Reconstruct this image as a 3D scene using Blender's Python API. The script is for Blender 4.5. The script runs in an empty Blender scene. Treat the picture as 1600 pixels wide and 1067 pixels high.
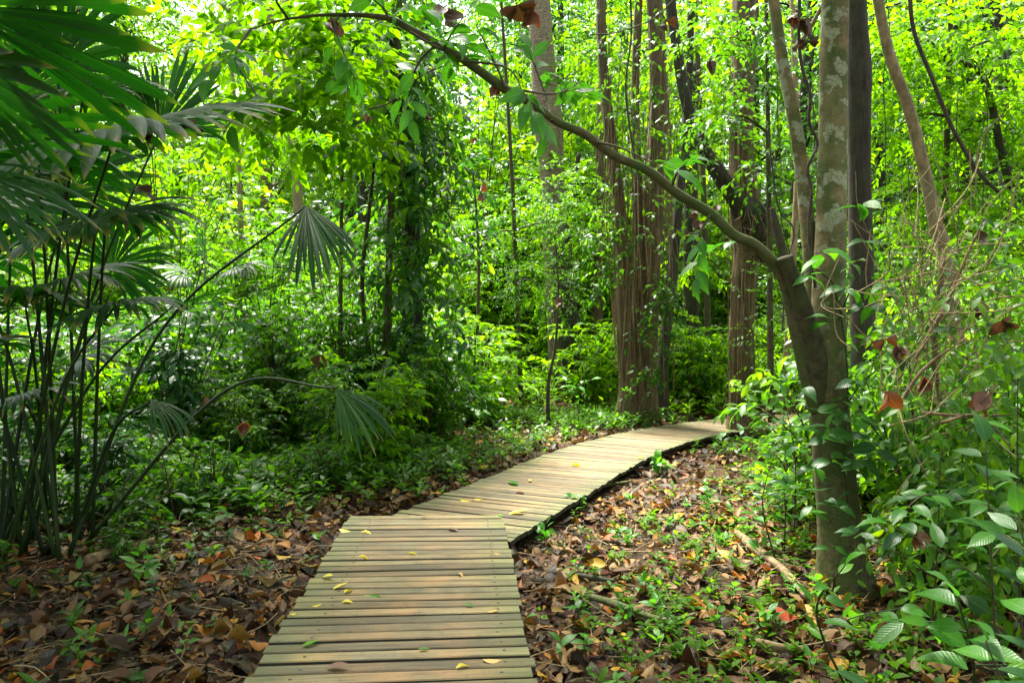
import bpy, math, random
import numpy as np
from mathutils import Vector, Matrix

random.seed(7)
R = np.random.default_rng(11)
SC = bpy.context.scene
COL = SC.collection

# ------------------------------------------------------------------ camera, sky, sun, exposure
F_PX, EYE, HOR = 1200.0, 1.5, 520.0
cam_d = bpy.data.cameras.new('camera')
cam_d.sensor_width = 36.0
cam_d.lens = 27.0
cam_d.shift_y = -(533.5 - HOR) / 1600.0
cam_d.clip_start = 0.05
cam_d.clip_end = 600
cam_d.dof.use_dof = True
cam_d.dof.focus_distance = 6.5
cam_d.dof.aperture_fstop = 8.0
cam = bpy.data.objects.new('camera', cam_d)
cam.location = (0, 0, EYE)
cam.rotation_euler = (math.radians(90), 0, 0)
COL.objects.link(cam)
SC.camera = cam

SUN_EL, SUN_AZ = 66.0, -28.0          # azimuth measured from +Y towards +X
world = bpy.data.worlds.new('World')
SC.world = world
world.use_nodes = True
wt = world.node_tree
wt.nodes.clear()
sky = wt.nodes.new('ShaderNodeTexSky')
sky.sky_type = 'NISHITA'
sky.sun_disc = False
sky.sun_elevation = math.radians(SUN_EL)
sky.sun_rotation = math.radians(SUN_AZ)
sky.air_density = 1.0
sky.dust_density = 4.0
sky.ozone_density = 1.0
bg = wt.nodes.new('ShaderNodeBackground')
bg.inputs['Strength'].default_value = 0.15
wo = wt.nodes.new('ShaderNodeOutputWorld')
bw_ = wt.nodes.new('ShaderNodeRGBToBW')          # thin bright overcast: the sky light is nearly white
wt.links.new(sky.outputs[0], bw_.inputs[0])
mx_ = wt.nodes.new('ShaderNodeMix'); mx_.data_type = 'RGBA'; mx_.inputs[0].default_value = 0.75
wt.links.new(sky.outputs[0], mx_.inputs[6]); wt.links.new(bw_.outputs[0], mx_.inputs[7])
wt.links.new(mx_.outputs[2], bg.inputs['Color'])
wt.links.new(bg.outputs[0], wo.inputs['Surface'])

sun_d = bpy.data.lights.new('sun', 'SUN')
sun_d.energy = 5.0
sun_d.angle = math.radians(12)
sun_d.color = (1.0, 0.95, 0.84)
sun = bpy.data.objects.new('sun', sun_d)
sd = Vector((math.sin(math.radians(SUN_AZ)) * math.cos(math.radians(SUN_EL)),
             math.cos(math.radians(SUN_AZ)) * math.cos(math.radians(SUN_EL)),
             math.sin(math.radians(SUN_EL))))
sun.rotation_euler = sd.to_track_quat('Z', 'Y').to_euler()
sun.location = (0, 0, 30)
COL.objects.link(sun)

SC.view_settings.view_transform = 'Standard'
SC.view_settings.look = 'None'
SC.view_settings.exposure = 2.25
SC.view_settings.gamma = 1.0
SC.view_settings.use_curve_mapping = False
SC.cycles.max_bounces = 8
SC.cycles.diffuse_bounces = 5
SC.cycles.glossy_bounces = 3
SC.cycles.transmission_bounces = 5
SC.cycles.use_denoising = True
SC.cycles.caustics_reflective = False
SC.cycles.caustics_refractive = False
SC.cycles.sample_clamp_indirect = 6.0


# ------------------------------------------------------------------ helpers
def at(px, py, Y):
    """a point of the place from its bearing in the photograph and its distance Y"""
    return np.array([(px - 800.0) / F_PX * Y, Y, EYE - (py - HOR) / F_PX * Y])


def unit(v):
    v = np.asarray(v, float)
    return v / np.maximum(np.linalg.norm(v, axis=-1, keepdims=True), 1e-9)


def tag(o, label=None, cat=None, group=None, kind=None):
    if label: o['label'] = label
    if cat: o['category'] = cat
    if group: o['group'] = group
    if kind: o['kind'] = kind
    return o


def empty(name, loc=(0, 0, 0), label=None, cat=None, group=None, kind=None):
    o = bpy.data.objects.new(name, None)
    o.location = [float(c) for c in loc]
    o.empty_display_size = 0.1
    COL.objects.link(o)
    return tag(o, label, cat, group, kind)


def link(name, me, parent=None, M=None):
    o = bpy.data.objects.new(name, me)
    COL.objects.link(o)
    if parent is not None:
        o.parent = parent
    if M is not None:
        o.matrix_basis = M
    return o


class Geo:
    """collects vertices and faces; lc holds (along, across, random) of every vertex"""
    def __init__(self):
        self.V, self.T, self.Q, self.A, self.TM, self.QM = [], [], [], [], [], []
        self.n = 0

    def add(self, V, T=None, Q=None, A=None, mat=0):
        V = np.asarray(V, float).reshape(-1, 3)
        if A is None:
            A = np.tile([0.5, 0.0, R.random()], (len(V), 1))
        self.V.append(V); self.A.append(np.asarray(A, float).reshape(-1, 3))
        if T is not None and len(T):
            T = np.asarray(T).reshape(-1, 3); self.T.append(T + self.n); self.TM.append(np.full(len(T), mat))
        if Q is not None and len(Q):
            Q = np.asarray(Q).reshape(-1, 4); self.Q.append(Q + self.n); self.QM.append(np.full(len(Q), mat))
        self.n += len(V)
        return self

    def mesh(self, name, mats, smooth=True, origin=None):
        V = np.concatenate(self.V)
        if origin is not None:
            V = V - np.asarray(origin, float)
        A = np.concatenate(self.A)
        T = np.concatenate(self.T) if self.T else np.zeros((0, 3), int)
        Q = np.concatenate(self.Q) if self.Q else np.zeros((0, 4), int)
        mi = np.concatenate([np.concatenate(self.TM) if self.TM else np.zeros(0, int),
                             np.concatenate(self.QM) if self.QM else np.zeros(0, int)]).astype(np.int32)
        me = bpy.data.meshes.new(name)
        me.vertices.add(len(V))
        me.vertices.foreach_set('co', V.astype(np.float32).ravel())
        loops = np.concatenate([T.ravel(), Q.ravel()]).astype(np.int32)
        me.loops.add(len(loops))
        me.loops.foreach_set('vertex_index', loops)
        tot = np.concatenate([np.full(len(T), 3), np.full(len(Q), 4)]).astype(np.int32)
        start = np.concatenate([[0], np.cumsum(tot)[:-1]]).astype(np.int32)
        me.polygons.add(len(tot))
        me.polygons.foreach_set('loop_start', start)
        me.polygons.foreach_set('loop_total', tot)
        me.polygons.foreach_set('material_index', mi)
        me.polygons.foreach_set('use_smooth', np.full(len(tot), smooth))
        a = me.attributes.new('lc', 'FLOAT_VECTOR', 'POINT')
        a.data.foreach_set('vector', A.astype(np.float32).ravel())
        for m in (mats if isinstance(mats, (list, tuple)) else [mats]):
            me.materials.append(m)
        me.update(calc_edges=True)
        me.validate()
        return me

    def build(self, name, mats, parent=None, smooth=True, origin=None):
        return link(name, self.mesh(name, mats, smooth, origin), parent)


def spline(pts, n, rad=None):
    """Catmull-Rom through pts, n samples; rad is interpolated along"""
    P = np.asarray(pts, float)
    P = np.vstack([2 * P[0] - P[1], P, 2 * P[-1] - P[-2]])
    m = len(P) - 3
    u = np.linspace(0, m - 1e-6, n)
    i = u.astype(int); t = (u - i)[:, None]
    p0, p1, p2, p3 = P[i], P[i + 1], P[i + 2], P[i + 3]
    C = 0.5 * ((2 * p1) + (-p0 + p2) * t + (2 * p0 - 5 * p1 + 4 * p2 - p3) * t * t + (-p0 + 3 * p1 - 3 * p2 + p3) * t ** 3)
    if rad is None:
        return C
    return C, np.interp(u, np.arange(len(rad)) * m / max(len(rad) - 1, 1), rad)


def tube(P, rad, sides=8, cap=True, disp=None, rnd=None):
    """returns V, T, Q, A of a swept tube; disp(ang, arc) gives a relative radius offset"""
    P = np.asarray(P, float); n = len(P)
    rad = np.broadcast_to(np.asarray(rad, float), (n,))
    Tn = unit(np.gradient(P, axis=0))
    ref = np.array([0, 1.0, 0]) if abs(Tn[0][1]) < 0.9 else np.array([1.0, 0, 0])
    U = np.zeros((n, 3)); u = unit(np.cross(Tn[0], ref))
    for k in range(n):
        u = unit(u - Tn[k] * np.dot(u, Tn[k])); U[k] = u
    W = np.cross(Tn, U)
    ang = np.linspace(0, 2 * math.pi, sides, endpoint=False)
    arc = np.concatenate([[0], np.cumsum(np.linalg.norm(np.diff(P, axis=0), axis=1))])
    rr = np.repeat(rad[:, None], sides, 1)
    if disp is not None:
        AA, SS = np.meshgrid(ang, arc)
        rr = rr * (1 + disp(AA, SS))
    V = P[:, None] + rr[..., None] * (np.cos(ang)[None, :, None] * U[:, None] + np.sin(ang)[None, :, None] * W[:, None])
    V = V.reshape(-1, 3)
    k = np.arange(n - 1)[:, None] * sides; j = np.arange(sides)[None, :]; j2 = (j + 1) % sides
    Q = np.stack([k + j, k + j2, k + sides + j2, k + sides + j], -1).reshape(-1, 4)
    A = np.stack([np.repeat(arc, sides), np.tile(ang / 6.2832, n), np.full(n * sides, R.random() if rnd is None else rnd)], 1)
    T = np.zeros((0, 3), int)
    if cap:
        V = np.vstack([V, P[0], P[-1]])
        A = np.vstack([A, A[0], A[-1]])
        c0, c1 = n * sides, n * sides + 1
        jj = np.arange(sides); jn = (jj + 1) % sides
        T = np.vstack([np.stack([np.full(sides, c0), jn, jj], 1),
                       np.stack([np.full(sides, c1), (n - 1) * sides + jj, (n - 1) * sides + jn], 1)])
    return V, T, Q, A


def add_tube(g, P, rad, sides=6, mat=0, cap=True, disp=None, rnd=None):
    V, T, Q, A = tube(P, rad, sides, cap, disp, rnd)
    g.add(V, T, Q, A, mat)


def noise1(seed, k=5):
    r = np.random.default_rng(seed)
    f = r.uniform(0.6, 3.5, k); p = r.uniform(0, 6.28, k); a = r.uniform(0.4, 1, k) / k
    return lambda x: sum(a[i] * np.sin(f[i] * x + p[i]) for i in range(k))


def gnoise(x, y, seed=0):
    r = np.random.default_rng(seed)
    z = 0
    for k in range(6):
        a = r.uniform(0, 6.28); f = r.uniform(0.35, 2.6); p = r.uniform(0, 6.28)
        z = z + np.sin((x * math.cos(a) + y * math.sin(a)) * f + p) / (1.2 + f)
    return z / 3.0


# leaf templates: rows of (along, half width)
TEMPL = {
    'far': ([0.42], [1.0]),
    'mid': ([0.22, 0.5, 0.78], [0.72, 1.0, 0.62]),
    'near': ([0.06, 0.18, 0.34, 0.52, 0.7, 0.85], [0.34, 0.76, 1.0, 0.95, 0.68, 0.3]),
}


def leaves(g, P, D, N, L, W, lod='mid', mat=0, fold=0.18, droop=0.25, rnd=None, curl=None, wav=0.0):
    """adds n leaves; P base, D direction, N upper side, L length, W full width; fold and droop relative"""
    P = np.atleast_2d(P); n = len(P)
    if n == 0:
        return
    D = unit(np.broadcast_to(D, (n, 3))); N = np.broadcast_to(N, (n, 3)).astype(float)
    N = unit(N - D * np.sum(N * D, 1, keepdims=True)); B = np.cross(N, D)
    L = np.broadcast_to(np.asarray(L, float), (n,)); W = np.broadcast_to(np.asarray(W, float), (n,))
    fold = np.broadcast_to(np.asarray(fold, float), (n,)); droop = np.broadcast_to(np.asarray(droop, float), (n,))
    curl = np.zeros(n) if curl is None else np.broadcast_to(np.asarray(curl, float), (n,))
    S, Wd = TEMPL[lod]
    m = len(S)
    s = [0.0]; t = [0.0]
    for a, w in zip(S, Wd):
        s += [a, a, a]; t += [-w, 0.0, w]
    s.append(1.0); t.append(0.0)
    s = np.array(s); t = np.array(t)
    wv = R.uniform(-1, 1, (n, len(s))) * wav
    h = fold[:, None] * np.abs(t)[None] * W[:, None] * 0.5 \
        - droop[:, None] * (s ** 2)[None] * L[:, None] \
        + curl[:, None] * ((t ** 2)[None] * W[:, None]) + wv * W[:, None]
    sl = s[None] * (1 - 0.25 * np.abs(droop)[:, None] * s[None])
    V = P[:, None] + D[:, None] * (sl * L[:, None])[..., None] + B[:, None] * (t[None] * W[:, None] * 0.5)[..., None] + N[:, None] * h[..., None]
    nv = len(s)
    T = [(0, 2, 1), (0, 3, 2)]; Q = []
    for k in range(m - 1):
        a = 1 + 3 * k; b = a + 3
        Q += [(a, a + 1, b + 1, b), (a + 1, a + 2, b + 2, b + 1)]
    a = 1 + 3 * (m - 1)
    T += [(a, a + 1, nv - 1), (a + 1, a + 2, nv - 1)]
    off = (np.arange(n) * nv)[:, None, None]
    T = (np.array(T)[None] + off).reshape(-1, 3)
    Q = (np.array(Q)[None] + off).reshape(-1, 4) if Q else None
    r = R.random(n) if rnd is None else np.broadcast_to(rnd, (n,))
    A = np.stack([np.tile(s, (n, 1)), np.tile(t, (n, 1)), np.repeat(r[:, None], nv, 1)], -1)
    g.add(V.reshape(-1, 3), T, Q, A.reshape(-1, 3), mat)


def sprays(g, O, D, S, k, LL, lod='mid', mat=0, wr=0.42, twig=None, droop=0.35, tip=True, rbias=None, flat=0.35, ang=55, ldroop=0.25):
    """twigs with two ranks of leaves. O origins, D directions, S twig length, k leaves per twig, LL leaf length"""
    O = np.atleast_2d(O); n = len(O)
    D = unit(np.broadcast_to(D, (n, 3)))
    S = np.broadcast_to(np.asarray(S, float), (n,))
    side = np.cross(D, [0, 0, 1.0]) + R.normal(0, 0.15, (n, 3)); side = unit(side)
    up = unit(np.cross(side, D))
    up = np.where(up[:, 2:3] < 0, -up, up)
    u = (np.arange(k) + 0.7) / (k + 0.2)
    tw = O[:, None] + D[:, None] * (S[:, None] * u[None])[..., None] - np.array([0, 0, 1.0]) * (droop * S[:, None] * u[None] ** 2)[..., None]
    dd = unit(D[:, None] * np.ones((1, k, 1)) - np.array([0, 0, 1.0]) * (2 * droop * u)[None, :, None])
    sg = np.where(np.arange(k) % 2 == 0, 1.0, -1.0)
    an = np.radians(ang) * (1 - 0.35 * u)
    if tip:
        an = an.copy(); an[-1] = 0.1
    ld = dd * np.cos(an)[None, :, None] + side[:, None] * (np.sin(an) * sg)[None, :, None] + R.normal(0, 0.22, (n, k, 3))
    nn = up[:, None] + R.normal(0, flat, (n, k, 3))
    ll = LL * R.uniform(0.65, 1.2, (n, k)) * (1 - 0.25 * np.abs(u - 0.5))[None]
    rn = np.clip(R.random((n, 1)) * 0.55 + R.random((n, k)) * 0.45, 0, 1) if rbias is None else np.clip(rbias[:, None] + R.normal(0, 0.16, (n, k)), 0, 1)
    leaves(g, tw.reshape(-1, 3), ld.reshape(-1, 3), nn.reshape(-1, 3), ll.ravel(), ll.ravel() * wr, lod, mat, 0.2, R.uniform(0.05, 0.1 + 2 * ldroop, n * k), rn.ravel())
    if twig is not None:
        for i in range(n):
            q = np.linspace(0, 1, 4)
            PP = O[i] + D[i] * (S[i] * q)[:, None] - np.array([0, 0, 1.0]) * (droop * S[i] * q ** 2)[:, None]
            add_tube(g, PP, np.linspace(0.0035, 0.0012, 4) * (S[i] / 0.35), 3, twig, cap=False)


# ------------------------------------------------------------------ materials
def newmat(name):
    m = bpy.data.materials.new(name)
    m.use_nodes = True
    nt = m.node_tree
    nt.nodes.clear()
    out = nt.nodes.new('ShaderNodeOutputMaterial')
    return m, nt, out


def nd(nt, typ, **kw):
    n = nt.nodes.new(typ)
    for k, v in kw.items():
        if k in ('operation', 'blend_type', 'data_type', 'attribute_name', 'musgrave_dimensions', 'feature', 'clamp'):
            setattr(n, k, v)
        else:
            n.inputs[k].default_value = v
    return n


def ramp(nt, fac, stops):
    r = nt.nodes.new('ShaderNodeValToRGB')
    el = r.color_ramp.elements
    while len(el) < len(stops):
        el.new(0.5)
    for e, (p, c) in zip(el, stops):
        e.position = p; e.color = (c[0], c[1], c[2], 1)
    nt.links.new(fac, r.inputs[0])
    return r.outputs[0]


def math_n(nt, op, a, b=None, clamp=False):
    n = nt.nodes.new('ShaderNodeMath'); n.operation = op; n.use_clamp = clamp
    for i, v in enumerate((a, b)):
        if v is None: continue
        if isinstance(v, (int, float)): n.inputs[i].default_value = v
        else: nt.links.new(v, n.inputs[i])
    return n.outputs[0]


def mixc(nt, fac, a, b, mode='MIX'):
    n = nt.nodes.new('ShaderNodeMix'); n.data_type = 'RGBA'; n.blend_type = mode
    for idx, v in ((0, fac), (6, a), (7, b)):
        if isinstance(v, (int, float)): n.inputs[idx].default_value = v
        elif isinstance(v, tuple): n.inputs[idx].default_value = (*v, 1)
        else: nt.links.new(v, n.inputs[idx])
    return n.outputs[2]


def leaf_mat(name, stops, trans=0.5, tboost=(2.6, 2.4, 1.2), rough=0.42, spec=0.5, obj=0.25, veins=False, spots=False, single=False):
    m, nt, out = newmat(name)
    at_ = nd(nt, 'ShaderNodeAttribute', attribute_name='lc')
    sep = nt.nodes.new('ShaderNodeSeparateXYZ'); nt.links.new(at_.outputs['Vector'], sep.inputs[0])
    oi = nt.nodes.new('ShaderNodeObjectInfo')
    v = math_n(nt, 'ADD', math_n(nt, 'MULTIPLY', sep.outputs[2], 1 - obj), math_n(nt, 'MULTIPLY', oi.outputs['Random'], obj))
    col = ramp(nt, v, stops)
    height = None
    if name == 'palm_blade':      # dry yellow-brown tips
        col = mixc(nt, ramp(nt, math_n(nt, 'ADD', sep.outputs[0], math_n(nt, 'MULTIPLY', sep.outputs[2], 0.12)), [(0.93, (0, 0, 0)), (1.0, (1, 1, 1))]), col, (0.16, 0.13, 0.025))
        a_ = math_n(nt, 'ABSOLUTE', sep.outputs[1])
        col = mixc(nt, math_n(nt, 'SUBTRACT', 0.5, math_n(nt, 'MULTIPLY', a_, 6.0), True), col, (0.07, 0.13, 0.02))
    if veins:
        a = math_n(nt, 'ABSOLUTE', sep.outputs[1])
        ph = math_n(nt, 'SUBTRACT', math_n(nt, 'MULTIPLY', sep.outputs[0], 11.0), math_n(nt, 'MULTIPLY', a, 2.6))
        w = math_n(nt, 'PINGPONG', ph, 0.5)
        vein = math_n(nt, 'SUBTRACT', 1.0, math_n(nt, 'MULTIPLY', w, 7.0), True)
        mid = math_n(nt, 'SUBTRACT', 1.0, math_n(nt, 'MULTIPLY', a, 12.0), True)
        vv = math_n(nt, 'MAXIMUM', math_n(nt, 'MULTIPLY', vein, 0.45), mid)
        col = mixc(nt, math_n(nt, 'MULTIPLY', vv, 0.35), col, mixc(nt, 0.5, col, (0.35, 0.42, 0.12)))
        height = w
    if spots:
        tc = nt.nodes.new('ShaderNodeTexCoord')
        no = nd(nt, 'ShaderNodeTexNoise', Scale=38.0, Detail=3.0)
        nt.links.new(tc.outputs['Object'], no.inputs['Vector'])
        sp = ramp(nt, no.outputs[0], [(0.63, (0, 0, 0)), (0.72, (1, 1, 1))])
        col = mixc(nt, math_n(nt, 'MULTIPLY', sp, 0.6), col, (0.03, 0.02, 0.008))
    pr = nd(nt, 'ShaderNodeBsdfPrincipled', Roughness=rough)
    pr.inputs['Specular IOR Level'].default_value = spec
    nt.links.new(col, pr.inputs['Base Color'])
    if height is not None:
        bp = nd(nt, 'ShaderNodeBump', Strength=0.35, Distance=0.004)
        nt.links.new(height, bp.inputs['Height']); nt.links.new(bp.outputs[0], pr.inputs['Normal'])
    tcn = nt.nodes.new('ShaderNodeVectorMath'); tcn.operation = 'MULTIPLY'
    nt.links.new(col, tcn.inputs[0]); tcn.inputs[1].default_value = tboost
    tr = nt.nodes.new('ShaderNodeBsdfTranslucent'); nt.links.new(tcn.outputs[0], tr.inputs['Color'])
    mx = nt.nodes.new('ShaderNodeMixShader'); mx.inputs[0].default_value = trans
    nt.links.new(pr.outputs[0], mx.inputs[1]); nt.links.new(tr.outputs[0], mx.inputs[2])
    nt.links.new(mx.outputs[0], out.inputs['Surface'])
    return m


G_DARK = [(0.0, (0.008, 0.040, 0.007)), (0.4, (0.016, 0.075, 0.009)), (0.8, (0.036, 0.12, 0.010)), (1.0, (0.085, 0.19, 0.010))]
G_MID = [(0.0, (0.010, 0.042, 0.003)), (0.4, (0.028, 0.098, 0.003)), (0.75, (0.07, 0.18, 0.004)), (1.0, (0.16, 0.28, 0.005))]
G_LIME = [(0.0, (0.02, 0.075, 0.002)), (0.35, (0.065, 0.17, 0.002)), (0.7, (0.12, 0.25, 0.002)), (0.92, (0.17, 0.30, 0.002)), (1.0, (0.26, 0.33, 0.004))]
M = {}
M['leaf_dark'] = leaf_mat('glossy_dark_leaf', G_DARK, trans=0.38, rough=0.38, spec=0.4)
M['leaf_mid'] = leaf_mat('mid_green_leaf', G_MID, trans=0.5, rough=0.42, spec=0.28)
M['leaf_lime'] = leaf_mat('lime_leaf', G_LIME, trans=0.55, tboost=(2.5, 2.4, 0.9), rough=0.5, spec=0.15)
M['leaf_near'] = leaf_mat('broad_leaf', [(0, (0.008, 0.055, 0.008)), (0.5, (0.018, 0.10, 0.010)), (1, (0.05, 0.19, 0.010))], trans=0.42, rough=0.38, spec=0.38, obj=0.85, veins=True, spots=True)
M['leaf_near_lime'] = leaf_mat('fresh_broad_leaf', [(0, (0.022, 0.12, 0.006)), (0.6, (0.05, 0.21, 0.006)), (1, (0.11, 0.30, 0.008))], trans=0.5, tboost=(2.0, 2.0, 1.0), rough=0.4, obj=0.85, veins=True)
M['palm'] = leaf_mat('palm_blade', [(0, (0.008, 0.036, 0.006)), (0.6, (0.015, 0.062, 0.008)), (1, (0.04, 0.10, 0.010))], trans=0.33, tboost=(1.4, 3.2, 0.5), rough=0.45, spec=0.28)
M['litter'] = leaf_mat('dead_leaf', [(0, (0.010, 0.006, 0.004)), (0.25, (0.032, 0.015, 0.007)), (0.45, (0.075, 0.032, 0.013)), (0.62, (0.12, 0.060, 0.022)), (0.78, (0.19, 0.11, 0.038)), (0.86, (0.15, 0.10, 0.016)), (0.91, (0.25, 0.065, 0.010)), (0.97, (0.32, 0.20, 0.015)), (1.0, (0.24, 0.025, 0.01))],
                       trans=0.12, tboost=(1.6, 1.2, 0.8), rough=0.55, spec=0.2, obj=0.0, veins=True, spots=True)
M['dead_hang'] = leaf_mat('hanging_dead_leaf', [(0, (0.035, 0.02, 0.012)), (0.7, (0.09, 0.04, 0.02)), (1, (0.2, 0.06, 0.015))], trans=0.2, tboost=(2.2, 1.5, 0.8), rough=0.55, obj=0.7, veins=True)
M['yellow'] = leaf_mat('yellow_leaf', [(0, (0.55, 0.42, 0.01)), (0.6, (0.72, 0.6, 0.015)), (1, (0.5, 0.5, 0.03))], trans=0.25, tboost=(1.1, 1.1, 1), rough=0.45, obj=0.9, veins=True)
M['tan'] = leaf_mat('tan_leaf', [(0, (0.5, 0.26, 0.06)), (1, (0.62, 0.4, 0.12))], trans=0.15, tboost=(1.1, 1.1, 1), obj=0.9, veins=True, spots=True)
M['petiole'] = leaf_mat('petiole_green', [(0, (0.006, 0.018, 0.004)), (1, (0.022, 0.048, 0.008))], trans=0.0, rough=0.55, spec=0.25)


def bark(name, c1, c2, c3=None, patch=None, scale=(6, 6, 1.2), moss=0.25, bump=0.5, rings=0.0, base_moss_shade=False):
    m, nt, out = newmat(name)
    tc = nt.nodes.new('ShaderNodeTexCoord')
    mp = nt.nodes.new('ShaderNodeMapping'); mp.inputs['Scale'].default_value = scale
    nt.links.new(tc.outputs['Object'], mp.inputs['Vector'])
    n1 = nd(nt, 'ShaderNodeTexNoise', Scale=3.0, Detail=8.0, Roughness=0.65); nt.links.new(mp.outputs[0], n1.inputs['Vector'])
    n2 = nd(nt, 'ShaderNodeTexNoise', Scale=5.5, Detail=4.0); nt.links.new(tc.outputs['Object'], n2.inputs['Vector'])
    n3 = nd(nt, 'ShaderNodeTexNoise', Scale=2.2, Detail=5.0, Roughness=0.7); nt.links.new(tc.outputs['Object'], n3.inputs['Vector'])
    f = ramp(nt, n1.outputs[0], [(0.32, (0, 0, 0)), (0.68, (1, 1, 1))])
    col = mixc(nt, f, c1, c2)
    n6 = nd(nt, 'ShaderNodeTexNoise', Scale=16.0, Detail=7.0, Roughness=0.75); nt.links.new(tc.outputs['Object'], n6.inputs['Vector'])
    col = mixc(nt, 0.8, col, ramp(nt, n6.outputs[0], [(0.3, (0.35, 0.33, 0.28)), (0.5, (0.9, 0.9, 0.88)), (0.7, (1.5, 1.45, 1.3))]), 'MULTIPLY')
    if c3: col = mixc(nt, ramp(nt, n3.outputs[0], [(0.45, (0, 0, 0)), (0.6, (1, 1, 1))]), col, mixc(nt, 0.6, col, c3))
    h = n1.outputs[0]
    if rings:
        wv = nt.nodes.new('ShaderNodeTexWave'); wv.bands_direction = 'Z'
        wv.inputs['Scale'].default_value = rings; wv.inputs['Distortion'].default_value = 9.0; wv.inputs['Detail'].default_value = 3.0; wv.inputs['Detail Scale'].default_value = 2.0
        nt.links.new(tc.outputs['Object'], wv.inputs['Vector'])
        rf = ramp(nt, wv.outputs[0], [(0.0, (0.5, 0.48, 0.44)), (0.4, (1, 1, 1))])
        col = mixc(nt, 0.6, col, rf, 'MULTIPLY')
        h = math_n(nt, 'ADD', math_n(nt, 'MULTIPLY', wv.outputs[0], 0.6), math_n(nt, 'MULTIPLY', n1.outputs[0], 0.5))
    # moss and algae clinging in soft patches
    if base_moss_shade:  # low bark darkened in colour: moss plus painted shade, fading upward
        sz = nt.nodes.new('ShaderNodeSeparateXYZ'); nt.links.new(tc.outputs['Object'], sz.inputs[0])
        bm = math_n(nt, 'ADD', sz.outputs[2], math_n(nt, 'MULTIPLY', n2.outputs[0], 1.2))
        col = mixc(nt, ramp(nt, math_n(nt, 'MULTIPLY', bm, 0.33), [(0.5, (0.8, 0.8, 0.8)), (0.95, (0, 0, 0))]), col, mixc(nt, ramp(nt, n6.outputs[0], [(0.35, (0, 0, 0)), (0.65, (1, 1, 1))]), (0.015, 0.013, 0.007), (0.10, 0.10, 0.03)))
    mf = ramp(nt, n2.outputs[0], [(0.5 - 0.15 * moss, (0, 0, 0)), (0.66, (1, 1, 1))])
    col = mixc(nt, math_n(nt, 'MULTIPLY', mf, moss * 1.6, True), col, (0.045, 0.075, 0.012))
    if patch:
        pk = ramp(nt, math_n(nt, 'MULTIPLY', bm, 0.33), [(0.55, (0.05, 0.05, 0.05)), (1.0, (1, 1, 1))]) if base_moss_shade else 1.0
        vo = nt.nodes.new('ShaderNodeTexVoronoi'); vo.inputs['Scale'].default_value = 5.5
        dist = mixc(nt, 0.3, tc.outputs['Object'], n3.outputs['Color'], 'ADD')
        nt.links.new(dist, vo.inputs['Vector'])
        n5 = nd(nt, 'ShaderNodeTexNoise', Scale=2.6, Detail=2.0); nt.links.new(tc.outputs['Object'], n5.inputs['Vector'])
        n5 = nd(nt, 'ShaderNodeTexNoise', Scale=7.0, Detail=3.0, Roughness=0.5); nt.links.new(tc.outputs['Object'], n5.inputs['Vector'])
        n8 = nd(nt, 'ShaderNodeTexNoise', Scale=17.0, Detail=4.0, Roughness=0.6); nt.links.new(tc.outputs['Object'], n8.inputs['Vector'])
        pf = ramp(nt, math_n(nt, 'ADD', math_n(nt, 'MULTIPLY', n5.outputs[0], 0.7), math_n(nt, 'MULTIPLY', n8.outputs[0], 0.3)), [(0.535, (0, 0, 0)), (0.56, (1, 1, 1))])
        n4 = nd(nt, 'ShaderNodeTexNoise', Scale=60.0, Detail=3.0); nt.links.new(tc.outputs['Object'], n4.inputs['Vector'])
        pf = math_n(nt, 'MULTIPLY', pf, ramp(nt, n4.outputs[0], [(0.35, (0.4, 0.4, 0.4)), (0.55, (1, 1, 1))]))
        pf = math_n(nt, 'MULTIPLY', pf, pk)
        col = mixc(nt, pf, col, patch)
        # pale flecks
        v2 = nt.nodes.new('ShaderNodeTexVoronoi'); v2.inputs['Scale'].default_value = 42.0
        nt.links.new(tc.outputs['Object'], v2.inputs['Vector'])
        col = mixc(nt, math_n(nt, 'MULTIPLY', ramp(nt, v2.outputs['Distance'], [(0.16, (1, 1, 1)), (0.22, (0, 0, 0))]), 0.35), col, patch)
    pr = nd(nt, 'ShaderNodeBsdfPrincipled', Roughness=0.8)
    pr.inputs['Specular IOR Level'].default_value = 0.3
    nt.links.new(col, pr.inputs['Base Color'])
    bp = nd(nt, 'ShaderNodeBump', Strength=bump, Distance=0.02)
    nt.links.new(h, bp.inputs['Height']); nt.links.new(bp.outputs[0], pr.inputs['Normal'])
    nt.links.new(pr.outputs[0], out.inputs['Surface'])
    return m


M['bark_lichen'] = bark('lichen_bark', (0.09, 0.07, 0.028), (0.25, 0.19, 0.085), (0.13, 0.13, 0.04), patch=(0.25, 0.27, 0.16), scale=(4, 4, 3), moss=0.55, bump=0.6, base_moss_shade=True)
M['bark_strip'] = bark('stringy_bark', (0.02, 0.014, 0.008), (0.25, 0.175, 0.095), (0.09, 0.062, 0.03), scale=(16, 16, 0.7), moss=0.12, bump=1.0)
M['bark_dark'] = bark('dark_bark', (0.010, 0.009, 0.006), (0.06, 0.045, 0.028), (0.045, 0.045, 0.025), scale=(9, 9, 1.6), moss=0.12, bump=0.8)
M['bark_ring'] = bark('ringed_pale_bark', (0.12, 0.085, 0.05), (0.34, 0.28, 0.19), (0.2, 0.17, 0.10), scale=(5, 5, 4), moss=0.1, bump=0.6, rings=5.0)
M['bark_pale'] = bark('pale_bark', (0.16, 0.11, 0.055), (0.36, 0.27, 0.15), (0.18, 0.16, 0.08), scale=(8, 8, 1.5), moss=0.15, bump=0.4)
M['rotwood'] = bark('rotten_wood', (0.012, 0.009, 0.005), (0.085, 0.055, 0.03), (0.04, 0.03, 0.015), scale=(9, 9, 2.5), moss=0.25, bump=1.0, base_moss_shade=True)
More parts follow.
